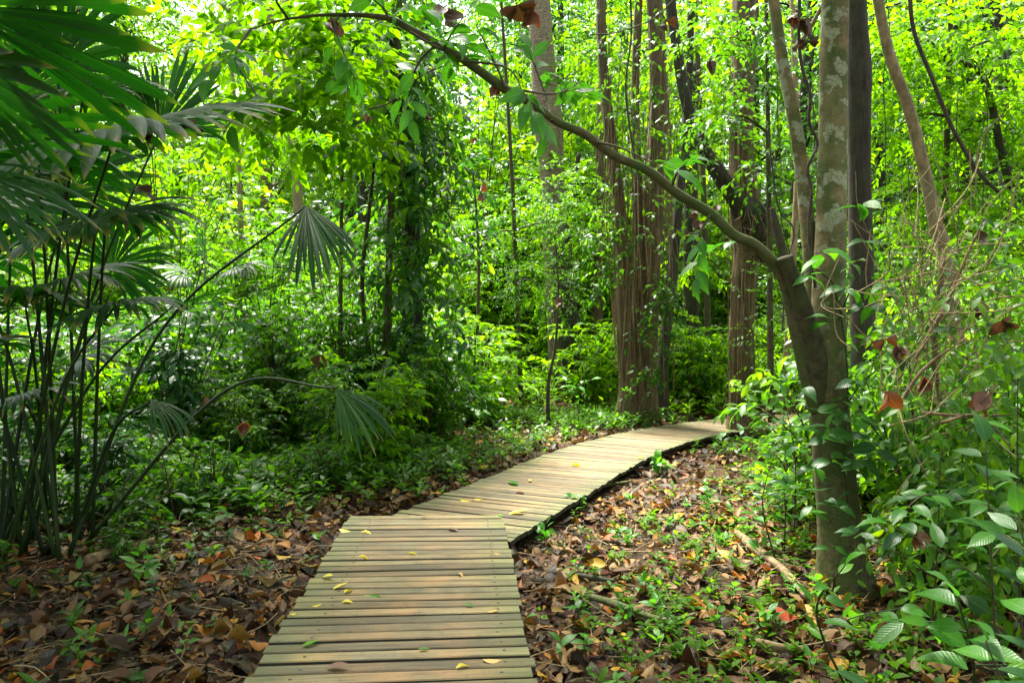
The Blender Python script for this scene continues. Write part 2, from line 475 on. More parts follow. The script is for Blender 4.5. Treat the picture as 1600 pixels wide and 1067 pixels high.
M['bark_limb'] = bark('mossy_limb_bark', (0.05, 0.042, 0.016), (0.17, 0.14, 0.06), (0.08, 0.09, 0.022), scale=(6, 6, 6), moss=0.7, bump=0.6, base_moss_shade=True)
M['deadwood'] = bark('dead_wood', (0.08, 0.05, 0.028), (0.32, 0.22, 0.11), (0.12, 0.08, 0.045), scale=(5, 5, 5), moss=0.2, bump=0.7)
M['twig'] = bark('twig_bark', (0.03, 0.025, 0.012), (0.11, 0.085, 0.04), scale=(20, 20, 6), moss=0.25, bump=0.2)
M['vine'] = bark('vine_bark', (0.02, 0.016, 0.01), (0.09, 0.07, 0.045), scale=(20, 20, 4), moss=0.2, bump=0.5)
M['dry_stem'] = bark('dry_stem', (0.16, 0.11, 0.05), (0.34, 0.26, 0.13), scale=(20, 20, 4), moss=0.1, bump=0.2)
M['root_mat'] = bark('hanging_root', (0.10, 0.065, 0.03), (0.28, 0.2, 0.1), scale=(20, 20, 3), moss=0.1, bump=0.2)


def soil_mat():
    m, nt, out = newmat('forest_soil')
    tc = nt.nodes.new('ShaderNodeTexCoord')
    n1 = nd(nt, 'ShaderNodeTexNoise', Scale=1.2, Detail=9.0, Roughness=0.7); nt.links.new(tc.outputs['Object'], n1.inputs['Vector'])
    n2 = nd(nt, 'ShaderNodeTexNoise', Scale=14.0, Detail=8.0, Roughness=0.75); nt.links.new(tc.outputs['Object'], n2.inputs['Vector'])
    vo = nt.nodes.new('ShaderNodeTexVoronoi'); vo.inputs['Scale'].default_value = 9.0; nt.links.new(tc.outputs['Object'], vo.inputs['Vector'])
    col = ramp(nt, n2.outputs[0], [(0.3, (0.016, 0.010, 0.006)), (0.5, (0.05, 0.03, 0.016)), (0.7, (0.13, 0.075, 0.035))])
    col = mixc(nt, 0.5, col, vo.outputs['Color'], 'MULTIPLY')
    pr = nd(nt, 'ShaderNodeBsdfPrincipled', Roughness=0.95)
    pr.inputs['Specular IOR Level'].default_value = 0.15
    nt.links.new(col, pr.inputs['Base Color'])
    bp = nd(nt, 'ShaderNodeBump', Strength=0.9, Distance=0.03)
    nt.links.new(n2.outputs[0], bp.inputs['Height']); nt.links.new(bp.outputs[0], pr.inputs['Normal'])
    nt.links.new(pr.outputs[0], out.inputs['Surface'])
    return m


def wood_mat():
    m, nt, out = newmat('weathered_plank')
    tc = nt.nodes.new('ShaderNodeTexCoord'); oi = nt.nodes.new('ShaderNodeObjectInfo')
    sh = nt.nodes.new('ShaderNodeVectorMath'); sh.operation = 'ADD'
    cb = nt.nodes.new('ShaderNodeCombineXYZ')
    nt.links.new(math_n(nt, 'MULTIPLY', oi.outputs['Random'], 37.0), cb.inputs[0])
    nt.links.new(math_n(nt, 'MULTIPLY', oi.outputs['Random'], 91.0), cb.inputs[1])
    nt.links.new(tc.outputs['Object'], sh.inputs[0]); nt.links.new(cb.outputs[0], sh.inputs[1])
    mp = nt.nodes.new('ShaderNodeMapping'); mp.inputs['Scale'].default_value = (0.9, 22, 22)
    nt.links.new(sh.outputs[0], mp.inputs['Vector'])
    n1 = nd(nt, 'ShaderNodeTexNoise', Scale=2.2, Detail=7.0, Roughness=0.62, Distortion=0.6); nt.links.new(mp.outputs[0], n1.inputs['Vector'])
    n2 = nd(nt, 'ShaderNodeTexNoise', Scale=3.0, Detail=4.0); nt.links.new(sh.outputs[0], n2.inputs['Vector'])
    n3 = nd(nt, 'ShaderNodeTexNoise', Scale=24.0, Detail=6.0, Roughness=0.7); nt.links.new(sh.outputs[0], n3.inputs['Vector'])
    col = ramp(nt, n1.outputs[0], [(0.28, (0.035, 0.027, 0.012)), (0.42, (0.125, 0.092, 0.042)), (0.56, (0.22, 0.16, 0.072)), (0.72, (0.35, 0.245, 0.105))])
    # reddish heart and grey-weathered stretches
    col = mixc(nt, math_n(nt, 'MULTIPLY', ramp(nt, n2.outputs[0], [(0.5, (0, 0, 0)), (0.68, (1, 1, 1))]), 0.5), col, (0.38, 0.20, 0.075))
    col = mixc(nt, math_n(nt, 'MULTIPLY', ramp(nt, n2.outputs[0], [(0.3, (1, 1, 1)), (0.46, (0, 0, 0))]), 0.45), col, (0.19, 0.18, 0.105))
    # green algae towards the board ends
    sx = nt.nodes.new('ShaderNodeSeparateXYZ'); nt.links.new(tc.outputs['Object'], sx.inputs[0])
    e = math_n(nt, 'ADD', math_n(nt, 'ABSOLUTE', sx.outputs[0]), math_n(nt, 'MULTIPLY', n2.outputs[0], 0.45))
    ef = ramp(nt, e, [(0.55, (0, 0, 0)), (0.82, (1, 1, 1))])
    col = mixc(nt, math_n(nt, 'MULTIPLY', ef, 0.6), col, (0.10, 0.13, 0.032))
    n7 = nd(nt, 'ShaderNodeTexNoise', Scale=1.6, Detail=6.0, Roughness=0.65); nt.links.new(sh.outputs[0], n7.inputs['Vector'])
    col = mixc(nt, math_n(nt, 'MULTIPLY', ramp(nt, n7.outputs[0], [(0.5, (0, 0, 0)), (0.66, (1, 1, 1))]), 0.68), col, (0.055, 0.058, 0.032))
    col = mixc(nt, math_n(nt, 'MULTIPLY', ramp(nt, n3.outputs[0], [(0.56, (0, 0, 0)), (0.7, (1, 1, 1))]), 0.6), col, (0.04, 0.036, 0.022))
    br = math_n(nt, 'ADD', math_n(nt, 'MULTIPLY', oi.outputs['Random'], 0.7), 0.44)
    hs = nt.nodes.new('ShaderNodeHueSaturation'); nt.links.new(col, hs.inputs['Color']); nt.links.new(br, hs.inputs['Value'])
    pr = nd(nt, 'ShaderNodeBsdfPrincipled', Roughness=0.62)
    pr.inputs['Specular IOR Level'].default_value = 0.35
    nt.links.new(hs.outputs[0], pr.inputs['Base Color'])
    bp = nd(nt, 'ShaderNodeBump', Strength=0.5, Distance=0.004)
    nt.links.new(n1.outputs[0], bp.inputs['Height']); nt.links.new(bp.outputs[0], pr.inputs['Normal'])
    nt.links.new(pr.outputs[0], out.inputs['Surface'])
    return m


M['soil'] = soil_mat()
M['wood'] = wood_mat()


def plain(name, c, rough=0.6, metal=0.0):
    m, nt, out = newmat(name)
    tc = nt.nodes.new('ShaderNodeTexCoord')
    n1 = nd(nt, 'ShaderNodeTexNoise', Scale=30.0, Detail=4.0); nt.links.new(tc.outputs['Object'], n1.inputs['Vector'])
    col = mixc(nt, n1.outputs[0], tuple(x * 0.6 for x in c), tuple(min(1, x * 1.4) for x in c))
    pr = nd(nt, 'ShaderNodeBsdfPrincipled', Roughness=rough, Metallic=metal)
    nt.links.new(col, pr.inputs['Base Color']); nt.links.new(pr.outputs[0], out.inputs['Surface'])
    return m


M['plank_side'] = plain('dark_plank_edge', (0.028, 0.026, 0.014), 0.9)  # side and end faces coloured darker so the board gaps read black
M['screw'] = plain('rusty_screw', (0.05, 0.04, 0.035), 0.5, 0.6)
M['beam'] = plain('damp_beam_hollow_shade', (0.06, 0.05, 0.03), 0.9)


# ------------------------------------------------------------------ ground
def path_centre():
    return np.array([(-0.617, 5.9), (-0.08, 7.1), (0.5, 8.4), (1.08, 9.7), (1.8, 10.95), (2.75, 12.15), (3.9, 13.15), (5.2, 13.9), (6.8, 14.4)])


PC = spline(np.c_[path_centre(), np.zeros(9)], 120)[:, :2]


def near_axis(y):
    return -0.5195 - 0.0605 * (y - 3.29)


def dist_path(x, y):
    """signed-ish distance to the boardwalk centre line"""
    x = np.asarray(x, float); y = np.asarray(y, float)
    d1 = np.where(y < 6.4, np.abs(x - near_axis(y)), np.hypot(x - near_axis(6.4), y - 6.4))
    d2 = np.min(np.hypot(x[..., None] - PC[:, 0], y[..., None] - PC[:, 1]), axis=-1)
    return np.minimum(d1, d2)


def gz(x, y):
    x = np.asarray(x, float); y = np.asarray(y, float)
    d = dist_path(x, y)
    left = x < np.where(y < 6, near_axis(y), -0.6 + 0.45 * (y - 6))
    base = np.where(left, -0.105, -0.20)
    z = base + 0.09 * gnoise(x, y, 3) * np.clip((d - 0.6) / 1.2, 0, 1) + 0.02 * gnoise(x * 3, y * 3, 5)
    z = z + 0.035 * np.clip(d - 2, 0, 10) * np.where(left, 0.6, 0.8)
    z = np.where(d < 0.75, np.minimum(z, -0.17), z)
    return z


def build_ground():
    u = np.linspace(-1, 1, 190); v = np.linspace(0, 1, 190)
    X = np.sign(u) * (np.abs(u) * 8 + (np.abs(u) ** 6) * 220)
    Yv = -8 + v * 34 + (v ** 9) * 260
    XX, YY = np.meshgrid(X, Yv)
    ZZ = gz(XX.ravel(), YY.ravel())
    far = np.hypot(XX.ravel(), YY.ravel())
    ZZ = np.where(far > 40, np.minimum(ZZ, 1.2), ZZ)
    V = np.c_[XX.ravel(), YY.ravel(), ZZ]
    n = 190
    k = np.arange(n - 1)[:, None] * n; j = np.arange(n - 1)[None]
    Q = np.stack([k + j, k + j + 1, k + n + j + 1, k + n + j], -1).reshape(-1, 4)
    g = Geo(); g.add(V, None, Q)
    o = g.build('ground', M['soil'])
    tag(o, 'dark brown forest soil under the leaf litter', None, None, 'structure')


build_ground()


# ------------------------------------------------------------------ boardwalk
def plank_mesh(L, W=0.091, H=0.036, c=0.005):
    prof = np.array([(-W / 2, -H), (W / 2, -H), (W / 2, -c), (W / 2 - c, 0), (-W / 2 + c, 0), (-W / 2, -c)])
    V = []
    for x in (-L / 2, L / 2):
        for (y, z) in prof: V.append((x, y, z))
    Q = [(i, (i + 1) % 6, 6 + (i + 1) % 6, 6 + i) for i in range(6)]
    T = [(0, 5, 4), (0, 4, 3), (0, 3, 2), (0, 2, 1), (6, 7, 8), (6, 8, 9), (6, 9, 10), (6, 10, 11)]
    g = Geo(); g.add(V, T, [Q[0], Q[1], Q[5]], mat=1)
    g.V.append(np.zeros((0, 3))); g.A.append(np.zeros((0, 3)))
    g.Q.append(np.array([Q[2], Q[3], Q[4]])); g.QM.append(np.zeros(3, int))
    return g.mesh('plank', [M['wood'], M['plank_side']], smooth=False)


def screw_mesh():
    V = [(0, 0, 0.003)]; T = []
    for r, z in ((0.0065, 0.0022), (0.009, 0.0)):
        for k in range(8):
            a = k * math.pi / 4; V.append((r * math.cos(a), r * math.sin(a), z))
    Q = []
    for k in range(8):
        T.append((0, 1 + k, 1 + (k + 1) % 8)); Q.append((1 + k, 9 + k, 9 + (k + 1) % 8, 1 + (k + 1) % 8))
    g = Geo(); g.add(V, T, Q)
    return g.mesh('screw', M['screw'])


PL = [plank_mesh(L) for L in (1.235, 1.247, 1.26, 1.25)]
SM = screw_mesh()


def lay_plank(root, c, ang, z, screws):
    M_ = Matrix.Translation((c[0], c[1], z + random.uniform(-0.004, 0.004))) @ Matrix.Rotation(ang, 4, 'Z') @ Matrix.Rotation(random.gauss(0, 0.0025), 4, 'Y')
    p = link('plank', random.choice(PL), root, M_)
    for sx in screws:
        link('screw', SM, p, Matrix.Translation((sx + random.uniform(-0.012, 0.012), random.uniform(-0.012, 0.012), 0.0005)))
    return p


bw = empty('boardwalk', (0, 0, 0), 'wooden plank boardwalk running straight away from the viewer, yellow leaves scattered on it', None, None, 'structure')
y = -0.7
while y < 6.30:
    k = (y - 3.3) / 3.0
    ang = math.radians(3.47) + math.radians(np.interp(k, [-1, 0, 1], [1.6, 1.6, -2.6])) + random.gauss(0, 0.0035)
    lay_plank(bw, (near_axis(y) + random.gauss(0, 0.006), y), ang, 0.0, (-0.43, 0.5) if y > 2.6 else ())
    y += 0.112 + random.uniform(-0.003, 0.004)
for s in (-0.45, 0.45):
    g = Geo()
    P = np.array([(near_axis(t) + s, t, -0.085) for t in np.linspace(-0.7, 6.2, 6)])
    add_tube(g, P, 0.05, 4)
    g.build('beam', M['beam'], bw)

bw2 = empty('boardwalk', (0, 0, 0), 'lower farther stretch of plank boardwalk curving right between the trees', None, None, 'structure')
fine = spline(np.c_[path_centre(), np.zeros(9)], 2000)[:, :2]
arc = np.concatenate([[0], np.cumsum(np.hypot(*np.diff(fine, axis=0).T))])
s = 0.0
while s < arc[-1] - 0.2:
    c = np.array([np.interp(s, arc, fine[:, 0]), np.interp(s, arc, fine[:, 1])])
    c2 = np.array([np.interp(s + 0.3, arc, fine[:, 0]), np.interp(s + 0.3, arc, fine[:, 1])])
    t = unit(c2 - c)
    ang = math.atan2(-t[0], t[1]) + random.gauss(0, 0.005)
    lay_plank(bw2, c + np.array([t[1], -t[0]]) * random.gauss(0, 0.008), ang, -0.045, (-0.5, 0.5) if s < 3 else ())
    s += 0.112 + random.uniform(-0.003, 0.003)
for sg in (-0.46, 0.46):
    g = Geo()
    ss = np.linspace(0.1, arc[-1] - 0.3, 26)
    P = np.c_[np.interp(ss, arc, fine[:, 0]), np.interp(ss, arc, fine[:, 1]), np.full(26, -0.13)]
    tt = unit(np.gradient(P, axis=0)); P = P + np.c_[tt[:, 1], -tt[:, 0], np.zeros(26)] * sg
    add_tube(g, P, 0.05, 4)
    g.build('beam', M['beam'], bw2)


# ------------------------------------------------------------------ leaf litter and ground cover
def frus(n, y0, y1, m=1.25, p=1.0):
    """random ground points inside the view wedge"""
    y = y0 + (y1 - y0) * R.random(n) ** p
    x = (R.random(n) * 2 - 1) * (0.667 * y * m)
    return x, y


def litter(n, y0, y1, L0, L1, lod, clear=0.62, p=1.0, name='leaf_litter', up=0.02):
    x, y = frus(n, y0, y1, 1.2, p)
    keep = dist_path(x, y) > clear
    x, y = x[keep], y[keep]; n = len(x)
    a = R.random(n) * 6.2832
    tilt = R.normal(0, 0.15, n)
    D = np.c_[np.cos(a), np.sin(a), tilt]
    N = np.c_[R.normal(0, 0.32, (n, 2)), np.ones(n)]
    L = R.uniform(L0, L1, n)
    z = gz(x, y) + R.random(n) * up + np.abs(tilt) * L * 0.4
    flip = R.random(n) < 0.4
    g = Geo()
    leaves(g, np.c_[x, y, z], D, N, L, L * R.uniform(0.38, 0.62, n), lod, 0, np.where(flip, -0.3, 0.35) + R.normal(0, 0.3, n),
           R.normal(0.12, 0.3, n), None, R.normal(-0.1, 0.5, n), wav=0.10)
    o = g.build(name, M['litter'])
    return o


o = litter(7500, 1.8, 8.0, 0.05, 0.16, 'near', up=0.07, p=0.9)
tag(o, 'thick litter of fallen brown and russet leaves beside the near boardwalk', 'leaf litter', None, 'stuff')
o = litter(12000, 1.8, 8.5, 0.025, 0.08, 'mid', up=0.04)
tag(o, 'small broken leaf scraps strewn among the near fallen leaves', 'leaf litter', None, 'stuff')
o = litter(17000, 6.8, 20, 0.07, 0.17, 'mid', up=0.05)
tag(o, 'dry brown leaves covering the ground farther along the boardwalk', 'leaf litter', None, 'stuff')


def seedling_geo(g, base, h, k, LL, mat=0, stem=1, lod='mid', spread=1.0, lean=None, rb=None):
    lean = R.normal(0, 0.15, 2) if lean is None else lean
    top = base + np.array([lean[0] * h, lean[1] * h, h])
    if stem is not None:
        add_tube(g, spline([base, (base + top) / 2 + [0.01, 0, 0], top], 4), np.array([0.0035, 0.003, 0.0025, 0.0015]) * (0.7 + h), 3, stem, cap=False)
    a0 = R.random() * 6.28
    kk = np.arange(k)
    a = a0 + kk * 2.4
    u = 0.45 + 0.55 * (kk + 1) / k
    P = base + (top - base) * u[:, None]
    D = np.c_[np.cos(a), np.sin(a), R.uniform(0.1, 0.9, k) * (0.5 + u)]
    L = LL * R.uniform(0.7, 1.15, k)
    leaves(g, P, D * [spread, spread, 1], np.c_[R.normal(0, 0.2, (k, 2)), np.ones(k)], L, L * 0.42, lod, mat, 0.2, R.uniform(0.1, 0.5, k), rb if rb is None else np.clip(rb + R.normal(0, .15, k), 0, 1))


# ground cover: nobody could count it
def cover(n, y0, y1, side, h, LL, k, mat, lod, density_fn=None, label='', clear=0.7, rb=None):
    x, y = frus(n, y0, y1, 1.25, 0.85)
    d = dist_path(x, y)
    left = x < np.where(y < 6, near_axis(y), -0.6 + 0.45 * (y - 6))
    keep = (d > clear)
    if side == 'l': keep &= left
    if side == 'r': keep &= ~left
    if density_fn is not None: keep &= R.random(n) < density_fn(x, y, d)
    g = Geo()
    for xx, yy in zip(x[keep], y[keep]):
        hh = h * R.uniform(0.5, 1.3)
        seedling_geo(g, np.array([xx, yy, gz(xx, yy)]), hh, max(3, int(k * R.uniform(0.7, 1.3))), LL * R.uniform(0.8, 1.2), 0, 1, lod, rb=rb)
    o = g.build('ground_cover', [mat, M['petiole']])
    tag(o, label, 'ground cover', None, 'stuff')


# placeholder marker: vegetation follows
patch = lambda x, y, s: np.clip(gnoise(x * 1.5, y * 1.5, s) * 2.2 + 0.75, 0.15, 1)
cover(6500, 4.2, 8.8, 'l', 0.14, 0.09, 6, M['leaf_mid'], 'mid', lambda x, y, d: np.clip((y - 5.7) / 1.6, 0.03, 1) * np.clip((d - 0.7) * 1.1, 0.1, 1) * patch(x, y, 21), 'low leafy seedlings carpeting the shade left of the boardwalk', rb=0.35)
cover(15000, 6.4, 15, 'l', 0.22, 0.11, 7, M['leaf_mid'], 'far', lambda x, y, d: patch(x, y, 22) * np.clip((d - 0.6) * 1.5, 0.25, 1), 'low green plants edging the left side of the curving boardwalk', rb=0.6)
cover(900, 5.6, 8.8, 'l', 0.26, 0.15, 5, M['leaf_mid'], 'mid', lambda x, y, d: patch(x, y, 41) ** 2 * np.clip(d - 0.7, 0.05, 1), 'scattered broad-leaved seedlings standing above the shaded ground cover', rb=0.3)
cover(2600, 2.6, 7, 'r', 0.10, 0.07, 6, M['leaf_lime'], 'mid', lambda x, y, d: 0.9 * patch(x, y, 23) * np.clip((d - 0.6), 0.1, 1), 'bright little seedlings sprouting through litter right of the boardwalk', rb=0.35)
cover(4200, 6.5, 15, 'r', 0.17, 0.10, 6, M['leaf_mid'], 'far', lambda x, y, d: patch(x, y, 24) * np.clip((x - 1.2) * 0.8, 0.2, 1), 'low green plants between the litter and the right-hand thicket', rb=0.7)
cover(3800, 14, 30, 'a', 0.35, 0.2, 7, M['leaf_lime'], 'far', None, 'sunlit lime undergrowth on the forest floor beyond the boardwalk', clear=1.0)


# ------------------------------------------------------------------ plant meshes shared by copies
def shrub_parts(h, r, ns, nsp, k, LL, lod, wr=0.42, S=0.4, droop=0.35, flat=0.35, tall=False, low=0.1):
    """stems geo and foliage geo of one shrub standing at the origin"""
    gs, gl = Geo(), Geo()
    O, D = [], []
    per = max(1, nsp // ns)
    for i in range(ns):
        a = i * 2.4 + R.random(); rr = r * math.sqrt((i + 0.5) / ns) * R.uniform(0.7, 1.1)
        top = np.array([math.cos(a) * rr, math.sin(a) * rr, h * R.uniform(0.7, 1.05) * (1 - 0.25 * (rr / r) ** 2)])
        mid = top * np.array([0.35, 0.35, 0.55]) + R.normal(0, 0.05, 3)
        P, rad = spline([(R.normal(0, 0.03), R.normal(0, 0.03), -0.05), mid, top], 9, [0.012 + 0.006 * h, 0.010, 0.004])
        add_tube(gs, P, rad, 5, 0, cap=False)
        u = R.uniform(low, 1.0, per)
        q = np.c_[np.interp(u, np.linspace(0, 1, 9), P[:, 0]), np.interp(u, np.linspace(0, 1, 9), P[:, 1]), np.interp(u, np.linspace(0, 1, 9), P[:, 2])]
        aa = R.random(per) * 6.283
        O.append(q); D.append(np.c_[np.cos(aa), np.sin(aa), R.uniform(-0.1, 0.8, per)])
    O = np.concatenate(O); D = np.concatenate(D)
    sprays(gl, O, D, S * R.uniform(0.6, 1.25, len(O)), k, LL, lod, 0, wr, None, droop, flat=flat)
    return gs, gl


SHR = {}


def reg(kind, n, mat, **kw):
    SHR[kind] = []
    for i in range(n):
        gs, gl = shrub_parts(**kw)
        SHR[kind].append((gs.mesh(kind + '_stem', M['twig']), gl.mesh(kind + '_foliage', mat)))


reg('broad', 3, M['leaf_dark'], h=2.0, r=0.9, ns=9, nsp=120, k=9, LL=0.17, lod='mid', S=0.5)
reg('mid', 3, M['leaf_mid'], h=2.0, r=0.95, ns=10, nsp=140, k=9, LL=0.14, lod='mid', S=0.45)
reg('lime', 3, M['leaf_lime'], h=1.8, r=1.0, ns=10, nsp=130, k=9, LL=0.16, lod='far', S=0.45)
reg('fine', 3, M['leaf_mid'], h=2.6, r=1.1, ns=10, nsp=240, k=15, LL=0.07, lod='far', S=0.5, droop=0.2, flat=0.2)
reg('low', 3, M['leaf_mid'], h=0.7, r=0.5, ns=8, nsp=46, k=7, LL=0.12, lod='mid', S=0.28, low=0.3)
reg('tall', 3, M['leaf_lime'], h=4.2, r=1.5, ns=14, nsp=300, k=9, LL=0.17, lod='far', S=0.6)
reg('talldark', 3, M['leaf_mid'], h=3.6, r=1.1, ns=12, nsp=230, k=9, LL=0.15, lod='mid', S=0.5)
reg('lowlime', 3, M['leaf_lime'], h=0.7, r=0.5, ns=8, nsp=46, k=7, LL=0.12, lod='far', S=0.28, low=0.3)


def shrub(kind, x, y, sc=1.0, label='', name='shrub', cat='shrub', group=None, sz=1.0, z=None):
    ms, mf = random.choice(SHR[kind])
    o = empty(name, (x, y, float(gz(x, y)) if z is None else z), label, cat, group)
    o.rotation_euler = (random.gauss(0, 0.06), random.gauss(0, 0.06), random.uniform(0, 6.28))
    o.scale = (sc, sc, sc * sz)
    link('stem', ms, o); link('foliage', mf, o)
    return o


def in_trunk_lane(x, y):
    px = 800 + x / y * F_PX
    return False


def where(px):
    for x, w in ((120, 'behind the left fan palms'), (330, 'right of the fan palm clump'), (500, 'left of the vine-clad tree'), (690, 'behind the vine-clad tree'), (830, 'in the bright middle gap'),
                 (930, 'behind the ringed palm trunk'), (1060, 'behind the fused trunks'), (1200, 'near the stringy-barked tree'), (1360, 'behind the forked tree'), (1480, 'right of the dark straight trunk')):
        if px < x: return w
    return 'towards the right edge'


placed = []


def scatter(n, xr, yr, kinds, sc, label, group, mind=0.7, clear=1.1, sz=(0.8, 1.2), ok=None, name='shrub', cat='shrub'):
    c = 0; tries = 0
    while c < n and tries < n * 40:
        tries += 1
        yy = random.uniform(*yr); pxx = random.uniform(*xr); xx = (pxx - 800) / F_PX * yy
        if float(dist_path(np.array([xx]), np.array([yy]))[0]) < clear: continue
        if ok is not None and not ok(xx, yy, pxx): continue
        if any((xx - a) ** 2 + (yy - b) ** 2 < mind ** 2 for a, b in placed[-160:]): continue
        placed.append((xx, yy))
        k, w = zip(*kinds)
        lb = label.split(' in the ')[0].split(' behind ')[0].split(' at the ')[0].split(' beside ')[0].split(' deep ')[0].split(' rising ')[0].split(' closing ')[0]
        shrub(random.choices(k, w)[0], xx, yy, random.uniform(*sc), lb + ' ' + where(pxx) + ', ' + ('nearest' if yy < yr[0] + (yr[1] - yr[0]) * 0.34 else 'middle' if yy < yr[0] + (yr[1] - yr[0]) * 0.67 else 'farthest') + ' rank of ' + group.split(' in ')[0].split(' past ')[0].split(' at ')[0].split(' behind ')[0].split(' closing ')[0].split(' beside ')[0], name, cat, group, random.uniform(*sz)); c += 1


# thicket left of the boardwalk, from the palms to the vine-clad tree
scatter(34, (60, 690), (8.2, 12.5), [('broad', 2), ('mid', 4), ('lime', 1)], (0.6, 0.95), 'glossy dark green shrub in the shaded thicket left of the boardwalk', 'shrubs in the left thicket', 0.7, 1.7)
scatter(20, (40, 760), (12, 16), [('mid', 3), ('lime', 3), ('fine', 2)], (0.9, 1.4), 'mid green shrub behind the shaded left thicket', 'shrubs behind the left thicket', 0.9, 1.6)
scatter(52, (-60, 660), (6.5, 10), [('low', 3)], (0.35, 0.85), 'low leafy shrub at the foot of the left thicket', 'low shrubs at the foot of the left thicket', 0.4, 1.5)
scatter(26, (-160, 260), (6.2, 9.5), [('broad', 2), ('talldark', 2)], (0.55, 0.9), 'dark shrub behind the stalks of the left fan palms', 'shrubs behind the fan palm stalks', 0.6, 1.7)
scatter(26, (1410, 1740), (4.8, 7.2), [('mid', 3), ('low', 1), ('lime', 1)], (0.5, 0.9), 'leafy green shrub in the near right thicket behind the twig tangle', 'shrubs in the near right thicket', 0.5, 1.6)
# open sunny corridor in the middle
scatter(22, (700, 960), (15, 22), [('lowlime', 3), ('low', 1)], (0.9, 1.6), 'low lime shrub in the sunlit clearing beyond the bend', 'low shrubs in the sunlit clearing', 0.8, 1.6)
scatter(30, (560, 1150), (19, 30), [('lime', 3), ('fine', 2), ('mid', 1), ('broad', 2)], (1.3, 2.0), 'tall bright shrub at the back of the sunlit clearing', 'shrubs at the back of the clearing', 1.2)
scatter(24, (900, 1200), (15.5, 22), [('mid', 1), ('lime', 4)], (0.8, 1.3), 'green shrub behind the fused trunks across the boardwalk', 'shrubs behind the fused trunks', 0.9, 1.4)
# right thicket
scatter(16, (1210, 1620), (6.5, 10.5), [('mid', 3), ('broad', 1)], (0.75, 1.1), 'mid green shrub in the thicket right of the boardwalk', 'shrubs in the right thicket', 0.7, 1.6, ok=lambda x, y, p: x > 2.6 and (p > 1300 or y < 0))
scatter(24, (1220, 1680), (10.5, 16), [('lime', 3), ('mid', 2), ('fine', 2)], (1.1, 1.6), 'bright green shrub deep in the right thicket', 'shrubs deep in the right thicket', 0.9, 1.5)
scatter(14, (1190, 1330), (6.9, 9.5), [('low', 2), ('lowlime', 1)], (0.7, 1.1), 'low shrub beside the litter right of the boardwalk', 'low shrubs beside the right-hand litter', 0.5, 1.6, ok=lambda x, y, p: x > 2.0 and p > 1215)
# far rows
scatter(50, (-150, 1750), (21, 34), [('lime', 3), ('mid', 2), ('fine', 1), ('broad', 2)], (1.8, 2.8), 'tall shrub in the far undergrowth between the forest trees', 'far undergrowth shrubs', 1.6)


scatter(9, (190, 560), (9.6, 12.5), [('talldark', 3)], (0.6, 0.85), 'tall dark leafy shrub rising above the left thicket', 'tall shrubs in the left thicket', 0.8, 1.7)
scatter(16, (80, 640), (13, 18), [('tall', 2), ('talldark', 2)], (0.9, 1.3), 'tall bright bushy treelet behind the left thicket', 'treelets behind the left thicket', 1.0)
scatter(16, (1280, 1700), (11, 17), [('tall', 3), ('talldark', 1)], (0.9, 1.4), 'tall bright bushy treelet deep in the right thicket', 'treelets in the right thicket', 1.0)
scatter(26, (-150, 1750), (20, 28), [('tall', 3)], (1.2, 1.8), 'bushy lime treelet in the middle distance of the forest', 'middle-distance treelets', 1.5, ok=lambda x, y, p: not 690 < p < 860)
scatter(11, (640, 900), (24, 33), [('tall', 3)], (1.9, 2.5), 'tall bushy lime treelet in the bright middle gap of the forest', 'treelets in the middle gap', 1.6)
scatter(8, (200, 360), (24, 32), [('tall', 3)], (2.0, 2.6), 'tall bushy lime treelet behind the fan palms', 'treelets past the fan palms', 1.6)
scatter(30, (-150, 1750), (30, 42), [('tall', 3)], (1.9, 3.0), 'big bushy treelet closing the view at the back of the forest', 'treelets closing the view', 2.0)


# ------------------------------------------------------------------ forest trees behind
def crown_geo(g, c, rx, rz, nsp, k, LL, mat, lod='far', wr=0.45, S=0.7):
    a = R.random(nsp) * 6.283; cz = R.uniform(-1, 1, nsp); rr = R.random(nsp) ** 0.45
    d = np.c_[np.cos(a) * np.sqrt(1 - cz ** 2), np.sin(a) * np.sqrt(1 - cz ** 2), cz]
    O = np.asarray(c) + d * rr[:, None] * [rx, rx, rz] * 0.85
    D = d + np.array([0, 0, 0.1]) + R.normal(0, 0.35, (nsp, 3))
    D[:, 2] *= 0.5
    sprays(g, O, D, S * R.uniform(0.6, 1.2, nsp), k, LL, lod, mat, wr, None, 0.35)


def forest_tree(h, nclump, mat, LL, barkm, low=0.12):
    gt, gc = Geo(), Geo()
    lean = R.normal(0, 0.5, 2)
    P, rad = spline([(0, 0, -0.2), (lean[0] * .3, lean[1] * .3, h * .35), (lean[0], lean[1], h * .7), (lean[0] * 1.3, lean[1], h)], 18, [0.2, 0.15, 0.11, 0.04])
    nn = noise1(int(h * 13))
    add_tube(gt, P, rad, 10, 0, disp=lambda A, S: 0.06 * np.sin(3 * A + S) + 0.05 * nn(S * 2))
    for i in range(nclump):
        u = low + (1 - low) * (i + 0.5) / nclump
        b = np.array([np.interp(u, np.linspace(0, 1, 18), P[:, j]) for j in range(3)])
        a = i * 2.4 + R.random(); l = R.uniform(1.0, 2.6) * (1.1 - 0.4 * u)
        e = b + np.array([math.cos(a) * l, math.sin(a) * l, R.uniform(0.1, 0.9)])
        add_tube(gt, spline([b, (b + e) / 2 + [0, 0, 0.2], e], 5), [0.05, 0.04, 0.03, 0.02, 0.01], 5, 0, cap=False)
        crown_geo(gc, e, R.uniform(1.0, 1.6), R.uniform(0.6, 1.1), 40, 9, LL, 0)
    return gt.mesh('forest_tree_trunk', barkm), gc.mesh('forest_tree_crown', mat)


